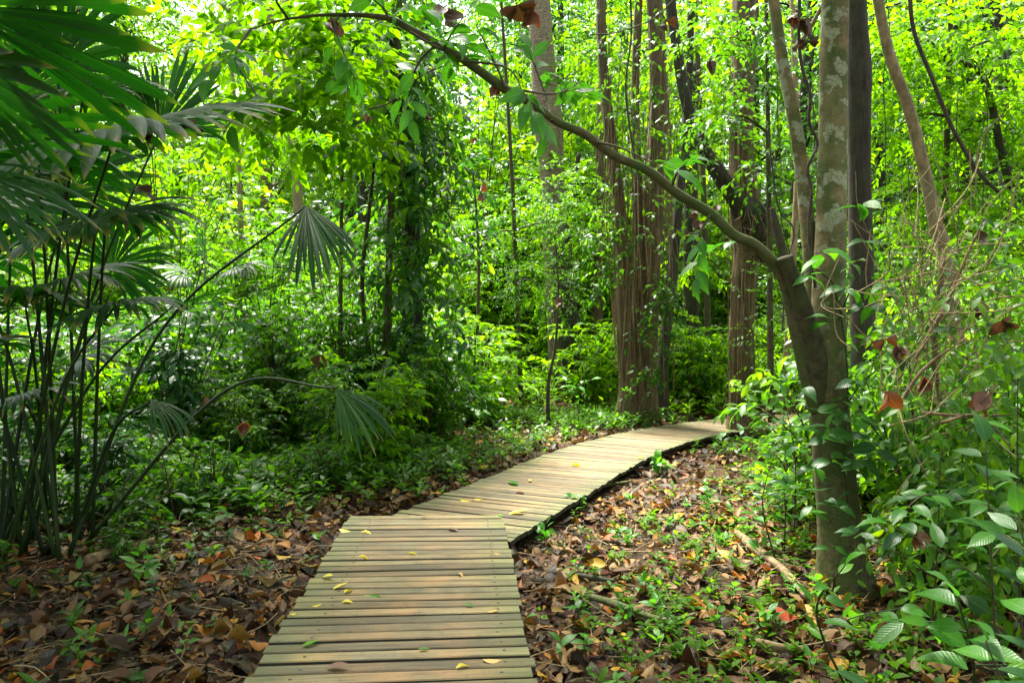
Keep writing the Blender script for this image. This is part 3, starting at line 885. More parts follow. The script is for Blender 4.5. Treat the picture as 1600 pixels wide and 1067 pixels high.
FT = [forest_tree(15, 22, M['leaf_lime'], 0.24, M['bark_pale']),
      forest_tree(13, 20, M['leaf_lime'], 0.2, M['bark_dark']),
      forest_tree(16, 24, M['leaf_mid'], 0.2, M['bark_pale']),
      forest_tree(14, 22, M['leaf_mid'], 0.16, M['bark_dark']),
      forest_tree(14, 20, M['leaf_dark'], 0.2, M['bark_dark'])]


def ftree(px, Y, i, sc=1.0, label='slender forest tree with leafy crown far behind the boardwalk', group='far forest trees'):
    x = (px - 800) / F_PX * Y
    o = empty('forest_tree', (x, Y, float(gz(x, Y))), ('bright-leaved ' if i < 2 else 'mid-green ' if i < 4 else 'dark-leaved ') + ('pale' if i in (0, 2) else 'dark') + '-trunked forest tree ' + where(px) + (', in the nearest rank' if Y < 21 else ', in the second rank' if Y < 28 else ', in the third rank' if Y < 36 else ', far at the back'), 'tree', group)
    o.rotation_euler = (0, 0, random.uniform(0, 6.28)); o.scale = (sc, sc, sc)
    link('trunk', FT[i][0], o); link('crown', FT[i][1], o)


SKYGAP = [(730, 45), (285, 40)]
tx = []
for row, (Y, n) in enumerate(((18, 5), (24, 12), (31, 18), (40, 22), (50, 26))):
    for i in range(n):
        px = -150 + (i + 0.5 + random.uniform(-0.35, 0.35)) * 1900 / n
        if row < 4 and any(abs(px - g_) < 75 for g_ in (735, 285)): continue
        if row == 0 and 560 < px < 1150: continue
        ftree(px, Y + random.uniform(-2, 2), random.choice([0, 1, 2, 3, 4, 4] if row else [2, 3]), random.uniform(0.85, 1.2) * (1 + 0.12 * row))


# ------------------------------------------------------------------ the named trees
def trunk(name, pts, rad, mat, parent, sides=20, rings=60, ridge=0.03, nr=7, lump=0.05, seed=1, flare=0.0, twist=0.4):
    """pts are (px, py, Y) triples"""
    P, r = spline([at(*p) for p in pts], rings, rad)
    n1, n2 = noise1(seed), noise1(seed + 50)
    def disp(A, S):
        return ridge * np.sin(nr * A + twist * S + 2 * n1(S * 1.3)) + ridge * 0.7 * np.sin((nr * 2 + 1) * A - S * twist + 3 * n2(S)) \
            + lump * n2(S * 3 + 1.5 * np.sin(A)) + lump * 0.6 * np.sin(A + n1(S * 0.8) * 5) \
            + flare * np.exp(-S / 0.22) * (0.7 + 0.5 * np.sin(4 * A + seed))
    g = Geo(); add_tube(g, P, r, sides, 0, disp=disp)
    o = g.build(name, mat, parent)
    return o, P, r


def twig_leaf(g, P, D, k, LL, S=0.3, mat=0, twig=1, lod='near', wr=0.42, droop=0.25, rb=None):
    sprays(g, np.atleast_2d(P), np.atleast_2d(D), S, k, LL, lod, mat, wr, twig, droop, rbias=None if rb is None else np.full(len(np.atleast_2d(P)), rb))


def dead_leaf_mesh(seed, n=3, L=0.2):
    g = Geo()
    a = R.random(n) * 6.28
    D = np.c_[np.cos(a) * 0.45, np.sin(a) * 0.45, -np.ones(n)]
    N = np.c_[np.cos(a), np.sin(a), 0.3 * np.ones(n)]
    leaves(g, np.zeros((n, 3)), D, N, L * R.uniform(0.7, 1.1, n), L * R.uniform(0.45, 0.7, n), 'near', 0, 0.7, R.normal(0, 0.3, n), R.random(n), R.uniform(-1.2, 1.2, n), wav=0.10)
    add_tube(g, spline([(0, 0, 0), (0.01, 0, 0.05), (0.03, 0.01, 0.11)], 5), 0.003, 4, 0)
    return g.mesh('dead_leaf', M['dead_hang'])


DL = [dead_leaf_mesh(i, n) for i, n in enumerate((2, 3, 2, 4, 3))]


def dead_leaf(px, py, Y, sc=1.0, label='', i=None, parent=None, group=None):
    """a curled dead leaf caught on a twig"""
    me = DL[random.randrange(5) if i is None else i]
    o = link('dead_leaf', me, parent)
    p = at(px, py, Y)
    if parent is not None: p = p - np.array(parent.location)
    o.location = p; o.rotation_euler = (random.gauss(0, 0.4), random.gauss(0, 0.4), random.uniform(0, 6.28)); o.scale = (sc * 0.72,) * 3
    if parent is None: tag(o, label, 'dead leaf', group)
    return o


# forked lichen tree in the right foreground
t1 = empty('forked_tree', at(1318, 930, 5.0), 'lichen-spotted forked tree in the right foreground with a long limb arching over the boardwalk', 'tree')
o0 = np.array(t1.location)


def rel(o, origin):
    o.location = -origin
    return o


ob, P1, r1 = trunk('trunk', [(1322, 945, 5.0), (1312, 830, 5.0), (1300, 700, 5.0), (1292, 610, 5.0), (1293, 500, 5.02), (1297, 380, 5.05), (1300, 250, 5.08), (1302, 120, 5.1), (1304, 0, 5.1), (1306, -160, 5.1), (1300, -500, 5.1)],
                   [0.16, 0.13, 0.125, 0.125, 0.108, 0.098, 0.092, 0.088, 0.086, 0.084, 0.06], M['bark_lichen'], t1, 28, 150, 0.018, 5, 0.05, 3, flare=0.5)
rel(ob, o0)
ob, P2, r2 = trunk('branch', [(1285, 640, 4.99), (1268, 580, 4.98), (1246, 505, 4.97), (1222, 430, 4.95), (1182, 384, 4.9), (1146, 366, 4.87), (1110, 333, 4.85), (1056, 300, 4.8), (1012, 266, 4.76), (960, 243, 4.7), (915, 210, 4.65), (870, 190, 4.6), (826, 158, 4.55), (790, 140, 4.5), (715, 88, 4.45), (650, 52, 4.4), (600, 28, 4.4), (510, 24, 4.4), (440, 32, 4.4), (392, 46, 4.4)],
                   [0.085, 0.08, 0.06, 0.040, 0.036, 0.033, 0.032, 0.029, 0.029, 0.026, 0.027, 0.025, 0.025, 0.029, 0.027, 0.024, 0.02, 0.015, 0.009, 0.006, 0.004], M['bark_limb'], t1, 18, 220, 0.04, 3, 0.14, 5)
rel(ob, o0); LIMB = P2
ob, P3, r3 = trunk('branch', [(1272, 640, 5.06), (1276, 540, 5.1), (1266, 400, 5.15), (1255, 290, 5.2), (1242, 190, 5.2), (1222, 90, 5.25), (1209, 0, 5.3), (1190, -150, 5.3)],
                   [0.06, 0.055, 0.05, 0.047, 0.043, 0.04, 0.037, 0.03], M['bark_lichen'], t1, 16, 90, 0.02, 3, 0.07, 6)
rel(ob, o0)
# the dark broken stub with a dark disc painting the shade of a hollow end
ob, P4, r4 = trunk('stub', [(1292, 690, 5.0), (1284, 630, 4.98), (1274, 575, 4.95), (1262, 520, 4.92), (1247, 462, 4.88), (1231, 420, 4.85), (1225, 402, 4.84)],
                   [0.06, 0.085, 0.082, 0.07, 0.054, 0.046, 0.05], M['rotwood'], t1, 20, 40, 0.05, 6, 0.12, 8)
rel(ob, o0)
hg = Geo(); hd = unit(P4[-1] - P4[-3]); add_tube(hg, [P4[-1] - hd * 0.02, P4[-1] + hd * 0.003], [0.034, 0.034], 14, 0)
ob = hg.build('hollow', M['beam'], t1); rel(ob, o0)
ob, _, _ = trunk('stub', [(1232, 425, 4.93), (1222, 390, 4.95), (1212, 350, 4.98), (1206, 325, 5.0)], [0.036, 0.028, 0.024, 0.014], M['rotwood'], t1, 14, 30, 0.06, 5, 0.15, 9)
rel(ob, o0)
ob, _, _ = trunk('branch', [(1240, 78, 5.22), (1262, 50, 5.2), (1290, 0, 5.15), (1310, -40, 5.1)], [0.016, 0.014, 0.013, 0.012], M['bark_pale'], t1, 8, 20, 0.02, 3, 0.05, 10)
rel(ob, o0)
def overhead(parent, name, cl, mat, LL, nsp, k=9, lod='far'):
    g = Geo()
    for (x, y, z, rx, rz) in cl:
        crown_geo(g, (x, y, z), rx, rz, nsp, k, LL, 0, lod, S=0.7)
    ob = g.build(name, mat, parent); rel(ob, np.array(parent.location))


ob, _, _ = trunk('branch', [(1300, -500, 5.1), (1200, -700, 5.0), (1000, -900, 4.8)], [0.06, 0.05, 0.03], M['bark_lichen'], t1, 10, 30, 0.02, 3, 0.05, 77)
rel(ob, o0)
overhead(t1, 'crown', [(2.0, 5.2, 7.0, 1.6, 0.9), (0.4, 5.0, 7.2, 1.5, 0.8), (3.6, 4.6, 6.8, 1.5, 0.8), (1.2, 2.8, 6.8, 1.6, 0.8), (3.2, 2.2, 6.4, 1.5, 0.8), (2.4, 7.4, 8.0, 1.5, 0.8), (-0.8, 3.6, 7.6, 1.3, 0.7), (-1.2, 1.2, 7.0, 1.5, 0.7), (0.8, 0.6, 6.6, 1.5, 0.7), (2.6, -0.4, 6.2, 1.5, 0.7), (-0.6, 6.4, 8.4, 1.4, 0.7), (4.6, 3.4, 6.6, 1.4, 0.8), (4.4, 6.4, 7.6, 1.4, 0.8), (1, 8.6, 9.0, 1.4, 0.7)], M['leaf_mid'], 0.2, 62)  # unseen crown, spread and filled out to shade the near boardwalk
tL = empty('added_shade_tree', (-6.2, 3.2, -0.1), 'unseen broad dark-crowned tree added outside the left edge to shade the palms', 'tree')  # out-of-view tree added so its crown darkens the left side
g = Geo(); P_, r_ = spline([(0, 0, -0.1), (0.2, 0.1, 3), (0.8, 0.3, 6.5)], 14, [0.28, 0.2, 0.12]); add_tube(g, P_, r_, 12, 0)
for e in ((3, 1.5, 7.5), (2.2, 4, 8), (-1, 3, 7.5), (3.4, -1, 7)): add_tube(g, spline([(0.7, 0.3, 5.5), (e[0] * .6, e[1] * .5, 6.8), e], 8), np.linspace(0.09, 0.03, 8), 6, 0)
g.build('trunk', M['bark_dark'], tL)
overhead(tL, 'crown', [(-6 + a, 4.6 + b, 7.6 + c, 1.8, 0.9) for a, b, c in ((0, -2, 0), (2, -1.5, 0), (4, -2.5, 0.2), (0, 0.5, .3), (2, 1, .4), (3.6, 0.4, .4), (0, 3, 1), (2, 3.2, 1), (4, 2.6, 1.2), (-2, 0, 0), (-2, 2.5, 0.5), (-2.5, -2, 0), (1, 5.4, 2.2), (3, 5.4, 2.2), (-1.5, 5, 2), (1, -4, 0), (-1, -4, 0), (3, -4.5, -0.5), (-3, -5, -1), (0, -6, -1), (-4, -3, -1.5), (3, -6.5, -0.5), (1, -1, -0.6), (2.6, 0.2, -0.4), (0.5, 1.5, -0.3), (-1, -2.5, -1), (2.4, -3, -0.8), (3.2, 2, 0.2), (1.2, 3, 0.4), (-3.5, 4.5, 1.8))], M['leaf_dark'], 0.24, 100)

# twigs and leaves growing from the limb
g = Geo()
TW = [((862, 190), (826, 80), 4.55, 3), ((790, 138), (744, 40), 4.45, 3), ((715, 95), (820, 150), 4.4, 2), ((700, 85), (722, 30), 4.4, 2), ((770, 132), (910, 128), 4.5, 2),
      ((640, 50), (720, 90), 4.35, 2), ((600, 28), (560, -20), 4.4, 3), ((450, 30), (470, -30), 4.4, 3), ((392, 46), (408, 160), 4.4, 4), ((1110, 335), (1060, 360), 4.8, 1),
      ((1180, 388), (1130, 372), 4.85, 1), ((930, 222), (1010, 250), 4.65, 1), ((1050, 292), (1075, 250), 4.8, 1), ((680, 72), (640, 130), 4.4, 3), ((530, 24), (540, 90), 4.4, 3)]
for (a, b, Y, k) in TW:
    pa = at(a[0], a[1], Y); pb = at(b[0], b[1], Y + random.uniform(-0.35, 0.35)); mid = (pa + pb) / 2 + R.normal(0, 0.05, 3)
    PP = spline([pa, mid, pb], 10)
    add_tube(g, PP, np.linspace(0.009, 0.003, 10), 5, 1, cap=False)
    for j in range(k):
        q = PP[random.randrange(3, 10)]
        twig_leaf(g, q, unit(PP[-1] - PP[0]) + R.normal(0, 0.6, 3), random.randrange(4, 8), 0.17, 0.28)
ob = g.build('foliage', [M['leaf_near_lime'], M['twig']], t1); rel(ob, o0)
for (a, b, s_) in ((694, 12, 1.0), (808, 8, 1.0), (828, 14, 0.95), (776, 132, 0.6), (530, 38, 0.7), (570, 180, 0.35), (668, 180, 0.35), (1040, 34, .6), (1085, 345, 0.6), (1118, 320, 0.55), (1255, 30, 0.9), (1240, 25, 0.7), (1110, 95, 0.7), (1262, 65, 0.6), (1253, 480, 0.5), (1084, 330, 0.4), (235, 288, 0)):
    if s_: dead_leaf(a, b, 4.5 if b < 300 and a < 1100 else 4.9, s_, parent=t1)
# leaves sprouting from the fork and low on the trunk (each leaf stands alone in the picture)
BL = []
for i in range(5):
    gg = Geo()
    leaves(gg, [(0, 0, 0)], [(1, 0, 0)], [(0, 0, 1)], 1.0, [0.36, 0.42, 0.5, 0.46, 0.55][i], 'near', 0, [0.15, 0.25, 0.3, 0.1, 0.2][i], [0.15, 0.35, 0.5, 0.25, 0.4][i], 0.5, 0.0, wav=0.015)
    BL.append(gg)
BLM = [b.mesh('broad_leaf', M['leaf_near']) for b in BL]
BLL = [b.mesh('fresh_leaf', M['leaf_near_lime']) for b in BL]
ROUND = []
for i in range(2):
    gg = Geo(); leaves(gg, [(0, 0, 0)], [(1, 0, 0)], [(0, 0, 1)], 1.0, 0.82, 'near', 0, 0.15, 0.3 + 0.2 * i, 0.5, 0.0, wav=0.01)
    ROUND.append(gg.mesh('round_leaf', M['leaf_near_lime']))


def put_leaf(parent, P, D, N, L, meshes):
    D = unit(D); N = np.asarray(N, float); N = unit(N - D * np.dot(N, D)); B = np.cross(N, D)
    m = Matrix(((D[0], B[0], N[0], P[0]), (D[1], B[1], N[1], P[1]), (D[2], B[2], N[2], P[2]), (0, 0, 0, 1))) @ Matrix.Diagonal((L, L, L, 1))
    return link('leaf', random.choice(meshes), parent, m)


def sapling(base, tip, bow, nl, LL, meshes, label, name='sapling', cat='sapling', u0=0.25, rad=0.006, group=None, whorl=False, toward=0.35, stemmat='twig', br=0, pet=0.02):
    """a near plant: one curved stem, side stems, and every leaf its own part"""
    base = np.asarray(base, float); tip = np.asarray(tip, float)
    o = empty(name, base, label, cat, group)
    L_ = tip - base
    P = spline([np.zeros(3), L_ * 0.5 + bow, L_], 20)
    g = Geo(); add_tube(g, P, np.linspace(rad, rad * 0.35, 20), 6, 0)
    lines = [(P, u0, nl)]
    for j in range(br):
        i0 = random.randrange(6, 17); a = random.uniform(0, 6.28); l = np.linalg.norm(L_) * random.uniform(0.25, 0.5)
        e = P[i0] + np.array([math.cos(a) * l, math.sin(a) * l, l * random.uniform(-0.2, 0.6)])
        PB = spline([P[i0], (P[i0] + e) / 2 + [0, 0, 0.06 * l], e], 12)
        add_tube(g, PB, np.linspace(rad * 0.55, rad * 0.25, 12), 5, 0, cap=False)
        lines.append((PB, 0.15, max(4, nl // 2)))
    st = g.build('stem', M[stemmat], o)
    for (Q_, u_, n_) in lines:
        m_ = len(Q_)
        for j in range(n_):
            u = u_ + (1 - u_) * (j + 0.6) / n_
            q = np.array([np.interp(u * (m_ - 1), np.arange(m_), Q_[:, c]) for c in range(3)])
            t = unit(Q_[min(m_ - 1, int(u * (m_ - 1)) + 1)] - Q_[max(0, int(u * (m_ - 1)) - 1)])
            sd_ = unit(np.cross(t, [0.2, 0.1, 1.0]) + 1e-3)
            a = (math.pi * j + random.gauss(0, 0.5)) if not whorl else 2.4 * j
            up = unit(np.cross(sd_, t))
            d = sd_ * math.cos(a) + up * math.sin(a) * 0.6 + t * random.uniform(0.2, 0.7) + R.normal(0, 0.15, 3)
            d[2] += 0.05
            n = np.array([0, -toward, 1.0]) + R.normal(0, 0.25, 3)
            if j == n_ - 1: d = t + R.normal(0, 0.15, 3)
            put_leaf(o, q + unit(d) * pet, d, n, LL * random.uniform(0.55, 1.05), meshes)
    return o


def leaf_cluster(parent, px, py, Y, n, LL, meshes, up=0.3):
    c = at(px, py, Y) - np.array(parent.location)
    for j in range(n):
        a = j * 2.4 + random.random()
        put_leaf(parent, c + R.normal(0, 0.015, 3), (math.cos(a), math.sin(a) - 0.2, random.uniform(-0.5, up)), np.array([0, -0.4, 1]) + R.normal(0, 0.3, 3), LL * random.uniform(0.7, 1.15), meshes)


climb = empty('climbing_plant', at(1300, 560, 4.75), 'broad-leaved climber sprouting from the fork of the lichen-spotted tree', 'climber')
g = Geo()
for pts in ([(1325, 800), (1318, 700), (1325, 600), (1315, 500), (1300, 440)], [(1300, 440), (1270, 420), (1240, 440)], [(1310, 500), (1330, 450), (1355, 400)], [(1318, 640), (1345, 600), (1380, 570)]):
    PP = spline([at(a, b, 4.8) for a, b in pts], 14) - np.array(climb.location)
    add_tube(g, PP, 0.005, 5, 0)
g.build('stem', M['petiole'], climb)
for (a, b, n, L) in ((1290, 400, 4, 0.2), (1265, 430, 3, 0.16), (1345, 320, 4, 0.17), (1320, 455, 4, 0.15), (1290, 500, 4, 0.13), (1385, 450, 4, 0.2), (1350, 380, 3, 0.16), (1360, 480, 4, 0.15), (1270, 640, 3, 0.13), (1335, 650, 4, 0.16), (1290, 680, 3, 0.18), (1395, 610, 3, 0.15), (1300, 720, 3, 0.15), (1340, 760, 3, 0.14), (1285, 770, 3, 0.13), (1345, 820, 3, 0.12), (1250, 700, 3, 0.15), (1372, 700, 4, 0.16), (1262, 610, 3, 0.14), (1300, 640, 3, 0.15), (1322, 690, 3, 0.14), (1275, 735, 4, 0.14), (1315, 790, 3, 0.13), (1268, 800, 3, 0.12), (1300, 850, 3, 0.12), (1345, 730, 3, 0.14), (1330, 600, 3, 0.14), (1262, 670, 3, 0.13)):
    leaf_cluster(climb, a, b, 4.72 + random.uniform(-0.1, 0.05), n, L, BLL if b < 460 else BLM)

# dark trunk right behind it
t2 = empty('dark_trunk_tree', at(1342, 660, 7.6), 'straight dark-barked tree just behind the lichen-spotted forked tree', 'tree')
ob, _, _ = trunk('trunk', [(1352, 700, 7.6), (1350, 560, 7.6), (1346, 400, 7.6), (1342, 250, 7.6), (1340, 110, 7.6), (1336, 0, 7.6), (1334, -200, 7.6)], [0.15, 0.12, 0.115, 0.105, 0.125, 0.10, 0.09], M['bark_dark'], t2, 22, 90, 0.035, 7, 0.08, 12)
rel(ob, np.array(t2.location))

# stringy trunk beside the boardwalk with its knot and curved arm
t3 = empty('stringy_bark_tree', at(1160, 674, 12.4), 'stringy-barked tree beside the boardwalk bend with a shaggy knot and a curved arm', 'tree')
ob, _, _ = trunk('trunk', [(1162, 676, 12.4), (1160, 640, 12.4), (1158, 560, 12.4), (1161, 470, 12.4), (1166, 390, 12.4), (1164, 330, 12.4), (1160, 250, 12.4), (1158, 150, 12.4), (1164, 60, 12.4), (1168, -120, 12.4)],
                 [0.25, 0.2, 0.19, 0.18, 0.2, 0.24, 0.18, 0.18, 0.2, 0.17], M['bark_strip'], t3, 40, 130, 0.06, 9, 0.08, 14, flare=0.3)
rel(ob, np.array(t3.location))
ob, _, _ = trunk('branch', [(1178, 372, 12.3), (1160, 325, 12.25), (1125, 275, 12.2), (1095, 225, 12.2), (1070, 150, 12.2), (1055, 60, 12.2), (1040, -60, 12.2)], [0.17, 0.17, 0.13, 0.10, 0.09, 0.08, 0.08], M['bark_dark'], t3, 20, 60, 0.04, 6, 0.08, 15)
rel(ob, np.array(t3.location))
ob, _, _ = trunk('knot', [(1192, 410, 12.2), (1188, 370, 12.15), (1178, 330, 12.15), (1160, 310, 12.2)], [0.03, 0.19, 0.2, 0.08], M['bark_dark'], t3, 24, 30, 0.10, 9, 0.2, 16)
rel(ob, np.array(t3.location))
g = Geo()
for i in range(60):
    a = (random.uniform(1145, 1205), random.uniform(320, 400))
    p0 = at(a[0], a[1], 12.0); p1 = p0 + R.normal(0, 0.12, 3); p1[2] -= random.uniform(0.05, 0.5)
    add_tube(g, spline([p0, (p0 + p1) / 2 + R.normal(0, 0.05, 3), p1], 6), 0.005, 3, 0, cap=False)
for i in range(26):
    x0 = random.uniform(1140, 1186); p0 = at(x0, random.uniform(0, 500), 12.15); p1 = at(x0 + random.uniform(-10, 10), random.uniform(500, 672), 12.15)
    add_tube(g, spline([p0, (p0 + p1) / 2 + R.normal(0, 0.05, 3), p1], 8), 0.006, 3, 0, cap=False)
ob = g.build('aerial_root', M['root_mat'], t3); ob['kind'] = 'stuff'; rel(ob, np.array(t3.location))

# fused trunks across the boardwalk
t4 = empty('fused_trunk_tree', at(985, 665, 13.4), 'big tree of fused stringy trunks standing at the left edge of the boardwalk bend', 'tree')
for pts, rad, sd_ in (([(978, 668, 13.4), (980, 600, 13.4), (976, 500, 13.4), (972, 400, 13.4), (964, 300, 13.4), (950, 180, 13.4), (940, 60, 13.4), (938, -120, 13.4)], [0.2, 0.13, 0.14, 0.12, 0.11, 0.09, 0.08, 0.08], 20),
                      ([(1012, 664, 13.6), (1012, 600, 13.6), (1013, 500, 13.6), (1018, 380, 13.6), (1022, 270, 13.6), (1030, 150, 13.6), (1022, 0, 13.6), (1018, -150, 13.6)], [0.2, 0.15, 0.17, 0.19, 0.17, 0.15, 0.13, 0.12], 21),
                      ([(996, 660, 13.55), (996, 550, 13.55), (998, 430, 13.55), (997, 300, 13.6), (992, 160, 13.6), (998, 0, 13.6), (1002, -150, 13.6)], [0.16, 0.11, 0.10, 0.08, 0.07, 0.07, 0.07], 22),
                      ([(1034, 655, 14.2), (1036, 560, 14.2), (1050, 430, 14.3), (1062, 300, 14.4), (1075, 160, 14.4), (1080, 0, 14.4)], [0.14, 0.10, 0.09, 0.08, 0.07, 0.06], 23)):
    ob, _, _ = trunk('trunk', pts, rad, M['bark_strip'] if sd_ != 23 else M['bark_dark'], t4, 40, 120, 0.055, 8, 0.09, sd_, flare=0.35)
    rel(ob, np.array(t4.location))
g = Geo()
for i in range(46):
    x0 = random.uniform(950, 1060); p0 = at(x0, random.uniform(-40, 330), 13.1); p1 = at(x0 + random.uniform(-14, 14), random.uniform(380, 660), 13.1)
    add_tube(g, spline([p0, (p0 + p1) / 2 + R.normal(0, 0.10, 3), p1], 10), random.uniform(0.004, 0.011), 3, 0, cap=False)
ob = g.build('aerial_root', M['root_mat'], t4); ob['kind'] = 'stuff'; rel(ob, np.array(t4.location))

def ivy(parent, spots, n, mat, LL, name='ivy'):
    g = Geo()
    for (px, y0, y1, w, Y) in spots:
        for i in range(n):
            p = at(px + R.normal(0, 1) * w, R.uniform(y0, y1), Y - R.random() * 0.35)
            sprays(g, p[None], np.array([[R.normal(0, 1), R.normal(-0.6, 0.6), R.uniform(-0.7, 0.5)]]), R.uniform(0.2, 0.45), 7, LL, 'mid', 0, 0.42, None, 0.6)
    ob = g.build(name, mat, parent); rel(ob, np.array(parent.location))


ivy(t4, [(1030, -20, 260, 26, 13.2), (970, -20, 300, 20, 13.1), (1000, 300, 660, 30, 13.2), (940, 330, 460, 12, 13.2), (985, 40, 420, 34, 13.0), (1035, 430, 600, 10, 13.2)], 42, M['leaf_mid'], 0.13)
ivy(t3, [(1160, -20, 230, 24, 12.1), (1120, 60, 260, 18, 12.0), (1170, 400, 660, 22, 12.1)], 20, M['leaf_mid'], 0.11)

# ringed palm trunk and the dark bole in front of its foot
t5 = empty('ringed_palm_tree', at(880, 628, 18.5), 'pale ring-scarred palm trunk rising behind the arching limb', 'tree')
ob, _, _ = trunk('trunk', [(878, 628, 18.5), (872, 500, 18.5), (866, 400, 18.5), (864, 300, 18.5), (856, 190, 18.5), (850, 120, 18.5), (845, 40, 18.5), (838, -60, 18.5)], [0.3, 0.26, 0.26, 0.27, 0.36, 0.3, 0.28, 0.26], M['bark_ring'], t5, 26, 90, 0.015, 5, 0.05, 30)
rel(ob, np.array(t5.location))
t6 = empty('dark_bole_tree', at(893, 630, 17.4), 'thick dark mossy bole in the sunlit clearing left of the fused trunks', 'tree')
ob, _, _ = trunk('trunk', [(896, 640, 17.4), (890, 560, 17.4), (884, 480, 17.4), (880, 410, 17.5), (886, 340, 17.6), (905, 240, 17.7)], [0.42, 0.31, 0.27, 0.25, 0.10, 0.05], M['bark_dark'], t6, 30, 80, 0.05, 7, 0.1, 31, flare=0.35)
rel(ob, np.array(t6.location))

ivy(t6, [(888, 330, 560, 26, 17.1)], 40, M['leaf_mid'], 0.14)
ivy(t5, [(862, 230, 480, 26, 18.2)], 34, M['leaf_mid'], 0.13)

# thin trunks
SL = [('slim_tree', 'slim pale trunk far back in the bright foliage between palms and vine-clad tree', [(470, 640, 19), (466, 320, 19), (458, 230, 19), (448, 120, 19), (446, -60, 19)], [0.13, 0.12, 0.11, 0.09, 0.08], 'bark_pale'),
      ('slim_tree', 'slim trunk with dark vines left of the ringed palm trunk', [(742, 650, 13.8), (744, 560, 13.8), (748, 420, 13.8), (744, 330, 13.8), (736, 240, 13.8)], [0.035, 0.03, 0.027, 0.022, 0.015], 'twig'),
      ('slim_tree', 'thin dark sapling stem standing before the dark bole', [(857, 680, 12.6), (857, 600, 12.6), (868, 540, 12.6), (872, 450, 12.6), (868, 380, 12.6)], [0.035, 0.03, 0.022, 0.016, 0.01], 'vine'),
      ('slim_tree', 'dark stem in the shrubs left of the vine-clad tree', [(578, 640, 11), (576, 560, 11), (566, 440, 11), (580, 300, 11), (590, 180, 11)], [0.04, 0.035, 0.03, 0.025, 0.02], 'vine'),
      ('slim_tree', 'leaning tan trunk in front of the bright foliage at upper right', [(1500, 560, 6.2), (1478, 400, 6.2), (1462, 350, 6.2), (1445, 270, 6.2), (1420, 170, 6.2), (1388, 80, 6.2), (1366, -30, 6.2)], [0.06, 0.056, 0.052, 0.048, 0.046, 0.043, 0.04], 'bark_pale'),
      ('slim_tree', 'dark straight trunk in the shade right of the fused trunks', [(1084, 640, 17), (1082, 540, 17), (1078, 420, 17), (1080, 300, 17), (1085, 100, 17)], [0.22, 0.18, 0.16, 0.15, 0.13], 'bark_dark'),
      ('slim_tree', 'thin trunk in the gap between stringy tree and forked tree', [(1225, 640, 15), (1238, 420, 15), (1246, 250, 15), (1240, 60, 15), (1236, -60, 15)], [0.08, 0.07, 0.06, 0.055, 0.05], 'bark_pale'),
      ('slim_tree', 'slender brown trunk left of the fused trunks, reaching the top edge', [(928, 640, 20), (935, 400, 20), (940, 200, 20), (942, 90, 20), (940, -60, 20)], [0.16, 0.14, 0.13, 0.12, 0.12], 'bark_strip'),
      ('slim_tree', 'thin pale trunk beside the fan palms in the bright foliage', [(384, 620, 16), (378, 420, 16), (372, 240, 16), (362, 100, 16), (360, -40, 16)], [0.07, 0.06, 0.055, 0.05, 0.04], 'bark_pale'),
      ('slim_tree', 'bent dark branch-like trunk crossing the foliage near the right edge', [(1640, 330, 9), (1580, 290, 9), (1540, 130, 9), (1500, 95, 9)], [0.05, 0.045, 0.04, 0.03], 'bark_dark')]
for nm, lb, pts, rad, mt in SL:
    b = at(*pts[0]); o = empty(nm, b, lb, 'tree')
    ob, _, _ = trunk('trunk', pts, rad, M[mt], o, 12, 60, 0.03, 4, 0.08, len(lb)); rel(ob, b)

# lianas
LI = [('dark liana slanting down through the foliage right of the tan trunk', [(1420, -20, 5.6), (1428, 50, 5.6), (1455, 120, 5.6), (1490, 205, 5.6), (1530, 270, 5.6), (1560, 300, 5.6)], 0.016),
      ('twisted liana coiling down beside the forked tree', [(1250, -20, 4.95), (1248, 60, 4.95), (1254, 110, 4.95), (1266, 150, 4.95), (1264, 190, 4.95), (1277, 225, 4.95), (1262, 262, 4.95), (1268, 300, 4.95), (1264, 360, 4.95), (1274, 450, 4.95)], 0.012),
      ('thin dark vine hanging right of the ringed palm trunk', [(985, -20, 8), (986, 60, 8), (978, 130, 8), (984, 200, 8), (1002, 300, 8)], 0.011),
      ('thin vine drooping across the fused trunks from upper right', [(1062, -10, 7), (1020, 30, 7), (960, 52, 7), (925, 54, 7)], 0.006),
      ('long thin vine sagging beneath the arching limb', [(735, 103, 6), (690, 105, 6), (650, 125, 6), (610, 160, 6), (575, 172, 6)], 0.007),
      ('slack vine hanging between stringy tree and forked tree', [(1200, 200, 8), (1215, 320, 8), (1240, 360, 8), (1228, 420, 8), (1222, 520, 8)], 0.009),
      ('pale vine looping beside the shaggy knot', [(1080, 210, 9), (1092, 240, 9), (1088, 330, 9), (1080, 420, 9)], 0.007)]
for lb, pts, r_ in LI:
    b = at(*pts[0]); o = empty('liana', b, lb, 'vine')
    ob, _, _ = trunk('stem', pts, [r_, r_ * 0.9], M['vine'], o, 7, 90, 0.03, 3, 0.12, len(lb)); rel(ob, b)
rr = random.Random(5)
for i in range(26):
    px = rr.choice([rr.uniform(930, 1110), rr.uniform(540, 720), rr.uniform(1120, 1290), rr.uniform(1380, 1600)]); Y = rr.uniform(7.5, 14)
    y0 = rr.uniform(-40, 200); y1 = rr.uniform(300, 640)
    b = at(px, y0, Y); o = empty('liana', b, 'thin hanging vine stem ' + where(px) + (', near' if Y < 10 else ', farther back'), 'vine', 'thin vines hanging among the trees')
    pts = [(px + rr.gauss(0, 7), y0 + (y1 - y0) * k / 5, Y) for k in range(6)]
    ob, _, _ = trunk('stem', pts, [0.006, 0.005], M['vine'], o, 4, 24, 0.0, 3, 0.1, i); rel(ob, b)

